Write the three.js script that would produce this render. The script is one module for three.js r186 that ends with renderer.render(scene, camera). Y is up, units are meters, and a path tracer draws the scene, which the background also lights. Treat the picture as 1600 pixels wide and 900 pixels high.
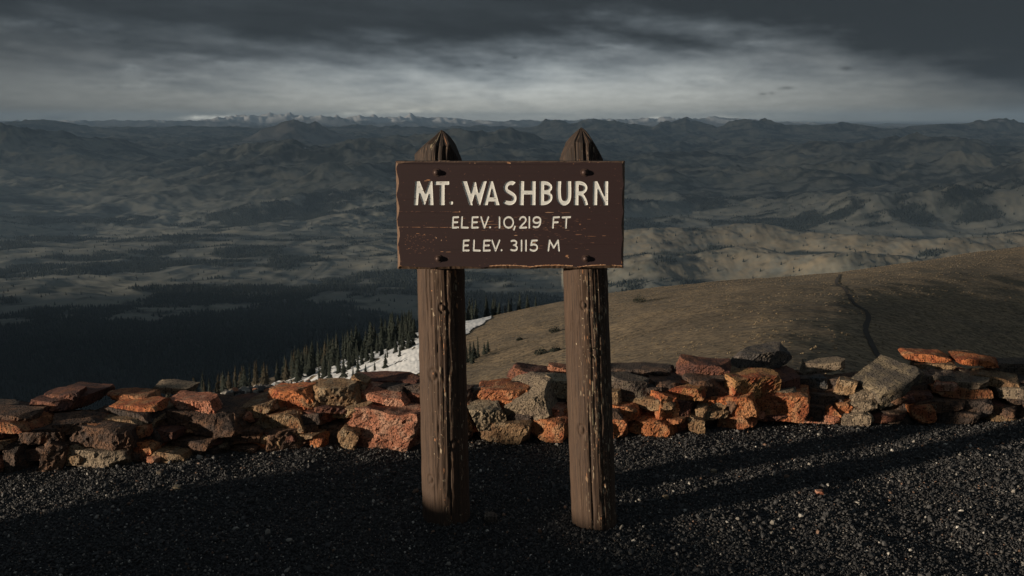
import * as THREE from 'three';
import { mergeGeometries, mergeVertices, toCreasedNormals } from 'three/addons/utils/BufferGeometryUtils.js';

// ---------------------------------------------------------------- helpers: random, noise, camera rays
function rng(seed) { let s = seed >>> 0; return () => { s = (s + 0x6d2b79f5) | 0; let t = Math.imul(s ^ (s >>> 15), 1 | s); t = (t + Math.imul(t ^ (t >>> 7), 61 | t)) ^ t; return ((t ^ (t >>> 14)) >>> 0) / 4294967296; }; }
const { sin, cos, tan, atan2, sqrt, abs, min, max, floor, exp, log, PI, pow, hypot } = Math;
const clamp = (x, a = 0, b = 1) => min(b, max(a, x)), lerp = (a, b, t) => a + (b - a) * t;
const sstep = (a, b, x) => { const t = clamp((x - a) / (b - a)); return t * t * (3 - 2 * t); };
const perm = new Uint8Array(512), gx = new Float32Array(256), gy = new Float32Array(256), g3 = new Float32Array(768);
{
  const r = rng(77), p = [...Array(256).keys()];
  for (let i = 255; i > 0; i--) { const j = floor(r() * (i + 1)); [p[i], p[j]] = [p[j], p[i]]; }
  for (let i = 0; i < 512; i++) perm[i] = p[i & 255];
  for (let i = 0; i < 256; i++) { const a = r() * 2 * PI; gx[i] = cos(a); gy[i] = sin(a); const z = r() * 2 - 1, b = r() * 2 * PI, q = sqrt(1 - z * z); g3[i * 3] = q * cos(b); g3[i * 3 + 1] = q * sin(b); g3[i * 3 + 2] = z; }
}
const fade = (t) => t * t * t * (t * (t * 6 - 15) + 10);
function n2(x, y) {
  const xi = floor(x), yi = floor(y), fx = x - xi, fy = y - yi, X = xi & 255, Y = yi & 255, u = fade(fx), v = fade(fy);
  const a = perm[perm[X] + Y], b = perm[perm[X + 1] + Y], c = perm[perm[X] + Y + 1], d = perm[perm[X + 1] + Y + 1];
  const l0 = gx[a] * fx + gy[a] * fy, l1 = gx[b] * (fx - 1) + gy[b] * fy, l2 = gx[c] * fx + gy[c] * (fy - 1), l3 = gx[d] * (fx - 1) + gy[d] * (fy - 1);
  return 1.5 * lerp(lerp(l0, l1, u), lerp(l2, l3, u), v);
}
function n3(x, y, z) {
  const xi = floor(x), yi = floor(y), zi = floor(z), fx = x - xi, fy = y - yi, fz = z - zi, X = xi & 255, Y = yi & 255, Z = zi & 255, u = fade(fx), v = fade(fy), w = fade(fz);
  const g = (i, j, k) => { const q = perm[perm[perm[(X + i) & 255] + ((Y + j) & 255)] + ((Z + k) & 255)] * 3; return g3[q] * (fx - i) + g3[q + 1] * (fy - j) + g3[q + 2] * (fz - k); };
  return 1.5 * lerp(lerp(lerp(g(0, 0, 0), g(1, 0, 0), u), lerp(g(0, 1, 0), g(1, 1, 0), u), v), lerp(lerp(g(0, 0, 1), g(1, 0, 1), u), lerp(g(0, 1, 1), g(1, 1, 1), u), v), w);
}
function fbm(x, y, o = 4, gain = 0.5) { let s = 0, a = 1, t = 0; for (let i = 0; i < o; i++) { s += a * n2(x, y); t += a; a *= gain; x = x * 2.03 + 17.3; y = y * 2.03 + 5.1; } return s / t; }
function ridged(x, y, o = 5) { let s = 0, a = 1, t = 0; for (let i = 0; i < o; i++) { const q = 1 - abs(n2(x, y)); s += a * q * q; t += a; a *= 0.48; x = x * 2.07 + 31.7; y = y * 2.07 + 11.9; } return s / t; }
const piece = (pts, x) => { if (x <= pts[0][0]) return pts[0][1]; for (let i = 1; i < pts.length; i++) if (x <= pts[i][0]) { const t = (x - pts[i - 1][0]) / (pts[i][0] - pts[i - 1][0]); return lerp(pts[i - 1][1], pts[i][1], t); } return pts[pts.length - 1][1]; };

// ---------------------------------------------------------------- camera, sky, sun, exposure
const F = 1400, EYE = 1.56, PITCH = Math.atan(260 / F), CP = cos(PITCH), SP = sin(PITCH);
const ray = (px, py) => { const x = (px - 800) / F, y = (450 - py) / F; return [x, y * CP - SP, CP + y * SP]; };           // right, up, forward
const at = (px, py, D) => { const [x, y, d] = ray(px, py), t = D / d; return new THREE.Vector3(x * t, EYE + y * t, -D); };
const onGround = (px, py) => { const [x, y, d] = ray(px, py), t = -EYE / y; return new THREE.Vector3(x * t, 0, -d * t); };
const polar = (px, py) => { const [x, y, d] = ray(px, py); return { phi: atan2(x, d), slope: y / hypot(x, d) }; };
const depthOf = (y, D) => D * CP - (y - EYE) * SP;

const scene = new THREE.Scene();
const camera = new THREE.PerspectiveCamera(2 * Math.atan(450 / F) * 180 / PI, 16 / 9, 0.1, 140000);
camera.position.set(0, EYE, 0); camera.rotation.x = -PITCH;
scene.add(camera);
const renderer = new THREE.WebGLRenderer();
renderer.toneMapping = THREE.LinearToneMapping;
renderer.toneMappingExposure = 1.0;
renderer.shadowMap.enabled = true;

const SUN_AZ = 65 * PI / 180, SUN_EL = 6.2 * PI / 180;
const sunDir = new THREE.Vector3(-sin(SUN_AZ) * cos(SUN_EL), sin(SUN_EL), cos(SUN_AZ) * cos(SUN_EL));
const sun = new THREE.DirectionalLight(new THREE.Color().setRGB(1, 0.85, 0.67), 5);
sun.position.copy(sunDir).multiplyScalar(60); sun.castShadow = true; sun.shadow.radius = 2.4;
Object.assign(sun.shadow.camera, { left: -20, right: 20, top: 20, bottom: -20, near: 1, far: 200 });
sun.name = 'sun'; scene.add(sun); scene.add(sun.target);

{ // a heavy deck of cloud with a paler clearing along the horizon
  const W = 4096, H = 2048, data = new Float32Array(W * H * 4);
  const deckEdge = [[-400, 20], [0, 45], [200, 70], [420, 82], [650, 92], [800, 92], [930, 66], [1120, 62], [1300, 70], [1450, 92], [1600, 118], [2000, 124]];
  const deckTone = [[-400, 0.042], [0, 0.04], [350, 0.042], [700, 0.04], [1000, 0.032], [1300, 0.025], [1600, 0.02], [2000, 0.022]];
  const clearTone = [[-400, 0.19], [0, 0.23], [300, 0.35], [600, 0.58], [850, 0.68], [1050, 0.58], [1250, 0.4], [1450, 0.22], [1600, 0.17], [2000, 0.17]];
  const wisps = [[203, 108, 16, 8, 0.10], [285, 90, 55, 4, 0.05], [250, 121, 75, 4, 0.05], [360, 100, 50, 5, 0.05], [210, 133, 60, 4, 0.06], [470, 105, 45, 5, 0.05], [40, 36, 80, 6, 0.035], [130, 45, 60, 5, 0.03], [1110, 125, 45, 7, 0.085], [1080, 150, 40, 8, 0.04], [950, 77, 45, 7, 0.04], [1180, 70, 40, 5, 0.04], [318, 185, 30, 4, 1.3], [346, 184, 14, 4, 1.0], [1022, 187, 11, 4, 1.3], [1135, 188, 15, 4.5, 1.3], [560, 178, 40, 5, 0.4], [640, 174, 60, 5, 0.35], [1060, 178, 50, 4, 0.12], [1180, 182, 70, 4, 0.1], [900, 182, 60, 3, 0.12], [40, 188, 60, 4, 0.06], [150, 186, 70, 5, 0.05]];
  const flecks = [[1322, 107, 9, 2.6], [1230, 138, 12, 2.4], [1192, 147, 6, 1.5], [1206, 146, 4, 1.5], [805, 90, 5, 2], [90, 184, 22, 2.2], [748, 102, 5, 1.5]];
  for (let j = 0; j < H; j++) {
    const el = ((j + 0.5) / H - 0.5) * PI, se = sin(el), ce = cos(el);
    for (let i = 0; i < W; i++) {
      const az = ((i + 0.5) / W - 0.5) * 2 * PI, x = ce * cos(az), z = ce * sin(az), k = (j * W + i) * 4;   // three.js: u = atan2(z, x)
      const zc = -z * CP - se * SP, yc = se * CP - z * SP;                                       // depth and height before the camera
      const fr = -z > 0.55 * ce && el < 0.22;
      let px = fr ? 800 + F * x / zc : (x > 0 ? 1900 : -300), py = 190 - F * 1.06 * tan(min(el, 1.2));
      if (el < -0.02) { data[k] = 0.045; data[k + 1] = 0.048; data[k + 2] = 0.05; data[k + 3] = 1; continue; }
      if (fr) py = 450 - F * yc / zc;
      // broad streaks seen nearly edge on: noise stretched along the horizon
      const s1 = fbm(az * 8, el * 34 + az * 3, 6, 0.58) * 1.25, s2 = fbm(az * 26 + 9, el * 210 + az * 5, 5, 0.6), s3 = fbm(az * 70, el * 300 + 40, 4, 0.6);
      let edge = fr ? piece(deckEdge, px) : 90;
      const side = fr ? 1 - sstep(1500, 1900, abs(px - 800) + 700) : 0;
      const t = sstep(edge - 52, edge + 78, py + s1 * 46 + s2 * 8);
      const deck = (fr ? piece(deckTone, px) : lerp(0.05, 0.1, sstep(0.12, 0.8, el))) * (1 + 0.42 * s1 + 0.1 * s2 + 0.05 * s3);
      let clear = (fr ? piece(clearTone, px) : 0.1) * lerp(0.5, 1, sstep(70, 185, py)) * (1 + 0.16 * s1 + 0.17 * s2 + 0.13 * s3);
      let L = lerp(deck, clear, t), warm = t * sstep(100, 190, py) * 0.75;
      if (fr) {
        for (const [wx, wy, sx, sy, a] of wisps) { const q = ((px - wx) / sx) ** 2 + ((py - wy + (px - wx) * 0.03 + s2 * 5) / sy) ** 2; if (q < 7) { const g = a * exp(-q) * clamp(0.75 + 1.3 * s3 + 0.6 * s2, 0, 1.6); L += g; warm += g * 1.6; } }
        for (const [wx, wy, sx, sy] of flecks) { const q = ((px - wx) / sx) ** 2 + ((py - wy + s3 * 2) / sy) ** 2; if (q < 6) L *= 1 - 0.62 * exp(-q); }
      }
      warm = clamp(warm);
      const dk = 1 - t;
      data[k] = L * (0.93 - 0.1 * dk + 0.09 * warm); data[k + 1] = L; data[k + 2] = L * (1.0 + 0.13 * dk - 0.13 * warm); data[k + 3] = 1;
    }
  }
  const sky = new THREE.DataTexture(data, W, H, THREE.RGBAFormat, THREE.FloatType);
  sky.mapping = THREE.EquirectangularReflectionMapping; sky.magFilter = THREE.LinearFilter; sky.needsUpdate = true;
  scene.background = sky; scene.environment = sky;
}
scene.fog = new THREE.FogExp2(new THREE.Color().setRGB(0.5, 0.73, 1.0), 2e-5);

// ---------------------------------------------------------------- naming
const used = {};
const numbered = (n) => { used[n] = (used[n] ?? -1) + 1; return used[n] ? n + '_' + String(used[n]).padStart(3, '0') : n; };
const shade = (o) => { o.castShadow = true; o.receiveShadow = true; return o; };
function structure(name, geometry, material, label) { const m = shade(new THREE.Mesh(geometry, material)); m.name = name; m.userData.kind = 'structure'; if (label) { m.userData.label = label; } scene.add(m); return m; }
function thing(name, label, category, pos = [0, 0, 0], group) { const g = new THREE.Group(); g.name = numbered(name); g.position.set(...pos); g.userData = { label, category }; if (group) g.userData.group = group; scene.add(g); return g; }
function part(name, geometry, material, parent) { const m = shade(new THREE.Mesh(geometry, material)); m.name = name; parent.add(m); return m; }
const std = (o) => new THREE.MeshStandardMaterial(o);
const lin = (r, g, b) => new THREE.Color().setRGB(r, g, b);
const css = (c, a = 1) => { const q = new THREE.Color().setRGB(...c).convertLinearToSRGB(); return `rgba(${Math.round(q.r * 255)},${Math.round(q.g * 255)},${Math.round(q.b * 255)},${a})`; };
function canvasTexture(w, h, draw, srgb = true) { const c = document.createElement('canvas'); c.width = w; c.height = h; draw(c.getContext('2d'), w, h); const t = new THREE.CanvasTexture(c); if (srgb) t.colorSpace = THREE.SRGBColorSpace; t.wrapS = t.wrapT = THREE.RepeatWrapping; return t; }
function dataTexture(w, h, f) { const d = new Uint8Array(w * h * 4); for (let j = 0; j < h; j++) for (let i = 0; i < w; i++) { const v = clamp(f(i / w, j / h)) * 255, k = (j * w + i) * 4; d[k] = d[k + 1] = d[k + 2] = v; d[k + 3] = 255; } const t = new THREE.DataTexture(d, w, h); t.magFilter = THREE.LinearFilter; t.wrapS = t.wrapT = THREE.MirroredRepeatWrapping; t.needsUpdate = true; return t; }

// ---------------------------------------------------------------- the land: heights over a fan of distances
// spur below the summit: px, near distance, its row, crest distance, its row
const spurRows = [[-900, 330, 760, 470, 740], [0, 350, 700, 490, 676], [200, 350, 690, 485, 652], [330, 340, 668, 465, 618], [420, 315, 645, 442, 595], [520, 260, 617, 406, 567], [600, 228, 603, 396, 541], [650, 205, 593, 398, 523], [700, 196, 589, 402, 509], [750, 186, 585, 408, 500], [800, 174, 581, 413, 488], [880, 158, 578, 419, 471], [960, 144, 575, 425, 456], [1080, 125, 571, 431, 446], [1200, 113, 568, 438, 436], [1310, 118, 566, 454, 429], [1400, 140, 565, 484, 416], [1500, 176, 563, 530, 401], [1600, 212, 562, 588, 386], [1900, 300, 555, 700, 352], [2600, 320, 550, 900, 310], [5200, 320, 550, 900, 300]];
const farBase = [[7000, -0.1255], [9000, -0.097], [12000, -0.068], [16000, -0.047], [25000, -0.022], [40000, -0.0095], [78000, -0.003]];
const columns = spurRows.map(([px, rn, yn, rc, yc]) => {
  const n = polar(px, yn), c = polar(px, yc), hn = n.slope * rn, hc = c.slope * rc;
  return { phi: c.phi, k: [[4.6, -1.95], [14, -6.2], [40, lerp(-6.2, hn, 0.24)], [rn, hn], [lerp(rn, rc, 0.55), lerp(hn, hc, 0.5)], [rc, hc], [rc * 1.16, hc - rc * 0.045], [rc * 1.5, hc - rc * 0.2], [1150, min(-470, hc - 230)], [2000, -770], [3000, -868]].map((a) => [...a]) };
});
columns.unshift({ phi: -2.3, k: columns[0].k.map((a) => [...a]) });
function rawKnots(phi) {
  let i = 1; while (i < columns.length - 1 && columns[i].phi < phi) i++;
  const a = columns[i - 1], b = columns[i], t = clamp((phi - a.phi) / (b.phi - a.phi)), s = t;
  return a.k.map(([r, h], j) => [lerp(r, b.k[j][0], s), lerp(h, b.k[j][1], s)]);
}
const TAPS = [[-0.075, 1], [-0.05, 2], [-0.025, 3], [0, 4], [0.025, 3], [0.05, 2], [0.075, 1]];
function knots(phi) {                                              // averaged over a few degrees, so that the slope has no creases
  const k = columns[0].k.map(() => [0, 0]);
  for (const [o, w] of TAPS) rawKnots(phi + o * (phi < 0.06 ? 0.3 : 1)).forEach(([r, h], j) => { k[j][0] += r * w / 16; k[j][1] += h * w / 16; });
  for (const [r, sl] of farBase) k.push([r, r * sl]);
  const n = k.length, m = new Float64Array(n), dl = [];
  for (let j = 0; j < n - 1; j++) dl.push((k[j + 1][1] - k[j][1]) / (k[j + 1][0] - k[j][0]));
  m[0] = dl[0]; m[n - 1] = dl[n - 2];
  for (let j = 1; j < n - 1; j++) m[j] = dl[j - 1] * dl[j] <= 0 ? 0 : 2 * dl[j - 1] * dl[j] / (dl[j - 1] + dl[j]);
  return { k, m, crest: k[5][0] };
}
function curve({ k, m }, r) {
  let j = 0; while (j < k.length - 2 && r > k[j + 1][0]) j++;
  const w = k[j + 1][0] - k[j][0], t = clamp((r - k[j][0]) / w, 0, 1), t2 = t * t, t3 = t2 * t;
  return (2 * t3 - 3 * t2 + 1) * k[j][1] + (t3 - 2 * t2 + t) * w * m[j] + (-2 * t3 + 3 * t2) * k[j + 1][1] + (t3 - t2) * w * m[j + 1];
}
// named crests: distance, flank slope, crest as picture rows (turned into heights at that distance)
const ranges = [
  { r: 62000, s: 0.05, tone: 4, rough: 40, pts: [[-300, 190], [300, 188], [350, 184], [372, 180], [419, 178], [485, 181], [540, 183], [580, 181], [600, 184], [628, 179.5], [645, 180], [668, 184], [690, 183], [720, 186], [760, 188], [840, 188], [900, 187], [970, 186], [1030, 184], [1100, 184], [1170, 186], [1230, 190], [1320, 193], [1400, 193], [1700, 193]] },
  { r: 37000, s: 0.05, tone: 2, rough: 26, pts: [[-300, 194], [0, 192], [39, 190], [66, 188], [97, 192], [140, 199], [155, 197], [174, 198], [202, 196], [248, 199], [295, 197], [349, 197], [400, 200], [470, 200], [560, 197], [640, 198], [690, 201], [740, 195], [752, 195], [765, 199], [840, 199]] },
  { r: 27000, s: 0.045, tone: 3, rough: 55, pts: [[330, 236], [395, 212], [407, 206], [420, 202], [432, 199], [440, 192], [448, 189], [456, 190], [463, 188.5], [472, 191], [480, 195], [495, 196], [503, 201], [520, 206], [560, 216], [620, 236]] },
  { r: 33000, s: 0.05, tone: 2, rough: 30, pts: [[760, 214], [800, 201], [835, 198], [846, 193], [855, 188], [875, 186.5], [884, 188], [896, 192], [912, 189], [950, 191], [978, 187], [990, 192], [1000, 195], [1020, 196], [1032, 187], [1041, 189], [1050, 192], [1060, 188], [1072, 181.5], [1082, 187], [1092, 191], [1106, 194], [1120, 200], [1132, 196], [1147, 191], [1192, 190], [1226, 194], [1260, 190], [1300, 193], [1340, 196], [1400, 197], [1450, 196], [1470, 193], [1490, 190], [1512, 187.5], [1527, 184], [1545, 183], [1560, 186], [1573, 187], [1600, 190], [1700, 196], [1900, 193]] },
  { r: 19000, s: 0.07, tone: 1, rough: 24, pts: [[-400, 196], [0, 203], [58, 207], [116, 212], [155, 218], [194, 224], [233, 233], [300, 250], [400, 270]] },
  { r: 17500, s: 0.065, tone: 1, rough: 24, pts: [[480, 236], [560, 222], [640, 214], [720, 208], [800, 206], [850, 212], [900, 226], [960, 240], [1030, 246], [1135, 244], [1190, 231], [1240, 224], [1330, 220], [1395, 216], [1480, 219], [1600, 224], [1900, 214]] },
  { r: 13200, s: 0.075, tone: 1, rough: 30, pts: [[-300, 330], [0, 326], [80, 320], [143, 313], [213, 292], [252, 281], [329, 255], [387, 243], [484, 229], [560, 226], [620, 222], [700, 236], [800, 246], [900, 240], [990, 252], [1060, 250], [1160, 262], [1260, 250], [1330, 246], [1420, 256], [1520, 246], [1700, 240]] },
  { r: 10400, s: 0.07, tone: 0, rough: 24, pts: [[-300, 350], [100, 345], [240, 330], [333, 314], [387, 299], [465, 283], [504, 268], [562, 263], [640, 270], [760, 286], [860, 280], [960, 284], [1060, 292], [1140, 300], [1240, 296], [1330, 286], [1420, 290], [1510, 284], [1580, 276], [1800, 270]] },
  { r: 15200, s: 0.06, tone: 1, rough: 30, pts: [[-300, 262], [0, 258], [120, 246], [240, 252], [330, 238], [430, 226], [520, 232], [640, 226], [760, 230], [880, 222], [960, 232], [1060, 236], [1180, 248], [1300, 238], [1400, 232], [1500, 240], [1600, 232], [1800, 236]] },
  { r: 11700, s: 0.06, tone: 0, rough: 26, pts: [[-300, 300], [0, 296], [160, 286], [260, 276], [360, 262], [440, 258], [520, 250], [600, 254], [720, 262], [840, 258], [960, 268], [1080, 274], [1180, 270], [1280, 262], [1380, 272], [1480, 262], [1600, 258], [1800, 262]] },
  { r: 9300, s: 0.06, tone: 0, rough: 22, pts: [[-300, 352], [60, 350], [200, 338], [300, 326], [400, 320], [480, 306], [560, 300], [660, 306], [780, 314], [900, 306], [1000, 312], [1100, 318], [1200, 316], [1300, 300], [1400, 296], [1500, 294], [1600, 286], [1800, 290]] },
  { r: 5900, s: 0.1, tone: 0, rough: 8, soft: 0.4, pts: [[820, 402], [900, 392], [960, 366], [1020, 359], [1100, 362], [1180, 357], [1260, 364], [1340, 360], [1440, 366], [1600, 362], [1900, 366]] },
  { r: 5000, s: 0.085, tone: 0, rough: 7, soft: 0.4, pts: [[880, 432], [960, 404], [1020, 390], [1090, 396], [1160, 386], [1240, 394], [1330, 388], [1440, 396], [1700, 398]] },
  { r: 8300, s: 0.06, tone: 0, rough: 18, pts: [[-300, 380], [100, 376], [300, 362], [420, 352], [520, 346], [640, 340], [800, 345], [960, 352], [1080, 350], [1150, 342], [1200, 335], [1300, 314], [1356, 307], [1430, 304], [1494, 302], [1560, 290], [1640, 296], [1900, 290]] },
];
for (const R of ranges) R.c = R.pts.map(([px, py]) => { const q = polar(px, py); return [q.phi, q.slope * R.r]; });
// a ridge added out of the frame on the left, shaped to shade the valley
const shadeRidge = [[-1.35, 0.75], [-3.2, 1.55], [-6.4, 2.3]];
function landHeight(phi, r, K) {
  const x = r * sin(phi), d = r * cos(phi);
  let h = curve(K, r), tone = 0;
  const near = sstep(18, 160, r);
  h += near * (1 - sstep(1200, 2500, r)) * (1.5 * fbm(x / 70, d / 70, 3) + 0.3 * n2(x / 11, d / 11) * (1 - sstep(300, 800, r))) * (r > 900 ? 3 : 1);
  if (r > 700) {
    h += sstep(700, 2600, r) * (1 - sstep(9000, 16000, r)) * (26 * fbm(x / 1100, d / 800, 4) + 9 * n2(x / 210, d / 160) + 34 * (ridged(x / 900 + 3, d / 700 + n2(x / 900, d / 900), 4) - 0.66));
    if (r > 6400) {
      const wx = x + 900 * n2(x / 4000, d / 4000), wd = d + 900 * n2(x / 4000 + 50, d / 4000);
      const A = r < 9500 ? lerp(0, 300, sstep(6400, 9500, r)) : lerp(300, 400, sstep(9500, 16000, r));
      h += A * (ridged(wx / 2900, wd / 2400, 5) - 0.66) + 0.28 * A * (ridged(wx / 1050 + 20, wd / 900, 4) - 0.66);
    }
    if (r > 4200) {
      let E = h, soft = 1;
      for (const R of ranges) {
        if (phi < R.c[0][0] || phi > R.c[R.c.length - 1][0]) continue;
        const dr = r - R.r - 1500 * n2(phi * 7 + R.r, 3.3) * R.r / 20000, w = R.r * R.s;
        if (abs(dr) > 5 * w) continue;
        const cr = piece(R.c, phi) + 2.4 * R.rough * fbm(x / (R.r * 0.022) + R.r, d / (R.r * 0.022), 5, 0.55), g = h + (cr - h) * pow(1 + (dr / w) ** 2, -1.3);
        if (g > E) { E = g; if (g - h > 40) tone = R.tone; soft = R.soft ?? 1; }
      }
      const up = E - h, wx = x + 500 * n2(x / 2600, d / 2600 + 9), wd = d + 500 * n2(x / 2600 + 50, d / 2600);
      h = E + soft * up * 0.9 * (ridged(wx / 2300 + 4, wd / 2300, 5) - 0.66) + soft * sstep(30, 200, up) * 16 * fbm(x / 240, d / 240, 3);
    }
  }
  if (phi < -0.5 && r > 600) {
    let q = -1e9;
    for (let i = 0; i < 2; i++) {
      const [ax, ad] = shadeRidge[i], [bx, bd] = shadeRidge[i + 1], X = x / 1000, D = d / 1000, t = clamp(((X - ax) * (bx - ax) + (D - ad) * (bd - ad)) / ((bx - ax) ** 2 + (bd - ad) ** 2));
      const dist = hypot(X - lerp(ax, bx, t), D - lerp(ad, bd, t)) * 1000;
      q = max(q, -190 - 40 * t - dist * 0.62 + 40 * fbm(X * 2, D * 2, 3));
    }
    h = max(h, q);
  }
  return { h, x, d, tone };
}
// a district of open dry grass on the right of the valley
const dryGrass = (x, d) => sstep(0, 0.3, 0.9 - hypot((x - 2100) / 2300, (d - 5350) / 1350) + 0.35 * fbm(x / 900, d / 700 + 30, 4, 0.6));
const forestMask = (x, d, r) => {
  let f = fbm(x / 1300 + 3, d / 1000 + 8, 5, 0.62) * 1.15 + 0.35 * n2(x / 260, d / 160) - 0.03;
  f += 1.1 * (1 - sstep(3850, 4250, r + 0.16 * x + 260 * n2(x / 700, d / 700))) * sstep(500, 900, r);  // thicker forest in the near valley; its dark colour also stands for mountain shade
  return f - 0.12 * dryGrass(x, d);
};
const mixc = (a, b, t) => [lerp(a[0], b[0], t), lerp(a[1], b[1], t), lerp(a[2], b[2], t)];
const TAN = [0.39, 0.28, 0.16], TAN2 = [0.29, 0.212, 0.125], SAGE = [0.15, 0.155, 0.135], STRAW = [0.24, 0.22, 0.165], FOREST = [0.018, 0.024, 0.021], ROCK = [0.17, 0.155, 0.135], SNOW = [0.8, 0.8, 0.8];
function landColor(x, d, r, h, tone, steep) {
  if (r < 700) {
    const m = fbm(x / 26, d / 26, 4, 0.6), s = n2(x / 5 + d / 9, d / 3.2), c = mixc(TAN, TAN2, clamp(0.45 + 1.1 * m + 0.35 * s));
    const stony = sstep(0.42, 0.6, fbm(x / 9 + 60, d / 9, 3, 0.6) + 0.25 * sstep(40, 0, r));
    return mixc(mixc(c, [0.26, 0.2, 0.14], stony * 0.6), [0.18, 0.135, 0.085], sstep(0.0, 0.4, fbm(x / 60, d / 45 + 9, 4, 0.6)) * 0.55);
  }
  const fine = fbm(x / 130, d / 110 + 40, 4, 0.7), f = sstep(-0.1, 0.3, forestMask(x, d, r) + 0.5 * fine);
  let open = mixc(SAGE, STRAW, clamp(0.35 + 0.9 * fbm(x / 700 + 20, d / 500, 4, 0.6) + 0.7 * fine));
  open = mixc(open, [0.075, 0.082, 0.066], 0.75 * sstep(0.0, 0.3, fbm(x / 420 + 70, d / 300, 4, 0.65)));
  open = mixc(open, [0.27, 0.205, 0.12], 0.6 * dryGrass(x, d) * clamp(0.7 + 1.6 * fine));
  let c = mixc(open, FOREST, f);
  if (tone === 3) c = mixc([0.2, 0.19, 0.17], [0.06, 0.06, 0.055], sstep(-0.1, 0.25, fbm(x / 700, d / 700, 3)) * 0.8);
  if (tone === 3 && h > 20) c = mixc(c, SNOW, 0.5 * sstep(0.05, 0.25, n2(x / 400, d / 400)));
  if (tone === 4) c = mixc([0.12, 0.125, 0.13], SNOW, sstep(0.0, 0.28, fbm(x / 3400, d / 3400 + 31, 4, 0.6) + 0.0012 * (h - 60)));
  if (tone === 2 && h > 30) c = mixc(c, SNOW, 0.5 * sstep(0.3, 0.5, n2(x / 500, d / 500)));
  if (r > 9000 && r < 16000 && tone < 2) c = mixc(c, SNOW, sstep(0.62, 0.7, fbm(x / 320 + 7, d / 320, 3, 0.4)) * 0.9);
  return c;
}
// rows and columns of the fan; fine inside the view, coarse outside
const rowsR = [];
{ const seg = [[4.6, 20, 24], [20, 90, 40], [90, 620, 190], [620, 3400, 110], [3400, 7000, 190], [7000, 20000, 360], [20000, 45000, 190], [45000, 74000, 40]];
  for (const [a, b, n] of seg) for (let i = 0; i < n; i++) rowsR.push(a * pow(b / a, i / n)); rowsR.push(74000); }
const colsP = [];
{ for (let a = -126; a < -34; a += 1.5) colsP.push(a); for (let a = -34; a < 34; a += 0.09) colsP.push(a); for (let a = 34; a <= 64; a += 1.5) colsP.push(a); }
const NR = rowsR.length, NC = colsP.length, land = { pos: new Float32Array(NR * NC * 3), col: new Float32Array(NR * NC * 3) };
for (let c = 0; c < NC; c++) {
  const phi = colsP[c] * PI / 180, K = knots(phi);
  let last = null;
  for (let r = 0; r < NR; r++) {
    const q = landHeight(phi, rowsR[r], K), k = (c * NR + r) * 3;
    land.pos[k] = q.x; land.pos[k + 1] = q.h + EYE; land.pos[k + 2] = -q.d;
    const cc = landColor(q.x, q.d, rowsR[r], q.h, q.tone, last === null ? 0 : q.h - last);
    land.col[k] = cc[0]; land.col[k + 1] = cc[1]; land.col[k + 2] = cc[2];
    last = q.h;
  }
}
const groundAt = (phi, r) => landHeight(phi, r, knots(phi)).h + EYE;
const landMat = std({ vertexColors: true, roughness: 1 }); landMat.name = 'dry grass, sage and far forest';
function landPiece(name, r0, r1, label) {
  const i0 = rowsR.findIndex((r) => r >= r0 - 1e-6), i1 = r1 > 70000 ? NR - 1 : rowsR.findIndex((r) => r >= r1 - 1e-6), n = i1 - i0 + 1;
  const pos = new Float32Array(n * NC * 3), col = new Float32Array(n * NC * 3), idx = [];
  for (let c = 0; c < NC; c++) { pos.set(land.pos.subarray((c * NR + i0) * 3, (c * NR + i1 + 1) * 3), c * n * 3); col.set(land.col.subarray((c * NR + i0) * 3, (c * NR + i1 + 1) * 3), c * n * 3); }
  for (let c = 0; c < NC - 1; c++) for (let r = 0; r < n - 1; r++) { const a = c * n + r, b = a + n; idx.push(a, b, a + 1, b, b + 1, a + 1); }
  const g = new THREE.BufferGeometry();
  g.setAttribute('position', new THREE.BufferAttribute(pos, 3)); g.setAttribute('color', new THREE.BufferAttribute(col, 3)); g.setIndex(new THREE.BufferAttribute(new Uint32Array(idx), 1)); g.computeVertexNormals();
  if (r1 < 700) { const uv = new Float32Array(n * NC * 2); for (let i = 0; i < n * NC; i++) { uv[i * 2] = pos[i * 3] / 46; uv[i * 2 + 1] = pos[i * 3 + 2] / 46; } g.setAttribute('uv', new THREE.BufferAttribute(uv, 2)); }
  return structure(name, g, r1 < 700 ? grassMat : landMat, label);
}
const tuft = dataTexture(1024, 1024, (u, v) => 0.86 + 0.7 * fbm(u * 20, v * 20, 6, 0.78) - 0.3 * sstep(0.25, 0.5, n2(u * 60, v * 60))); tuft.colorSpace = THREE.SRGBColorSpace;
const grassMat = std({ vertexColors: true, map: tuft, roughness: 1 }); grassMat.name = 'dry summer grass';
landPiece('hillside', 4.6, 620, 'dry tan grass hillside falling away below the summit');
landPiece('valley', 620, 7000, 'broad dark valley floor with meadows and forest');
landPiece('foothills', 7000, 20000, 'rolling blue grey foothills beyond the valley');
landPiece('mountain_range', 20000, 74000, 'far mountain range along the horizon with snowy peaks');

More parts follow.
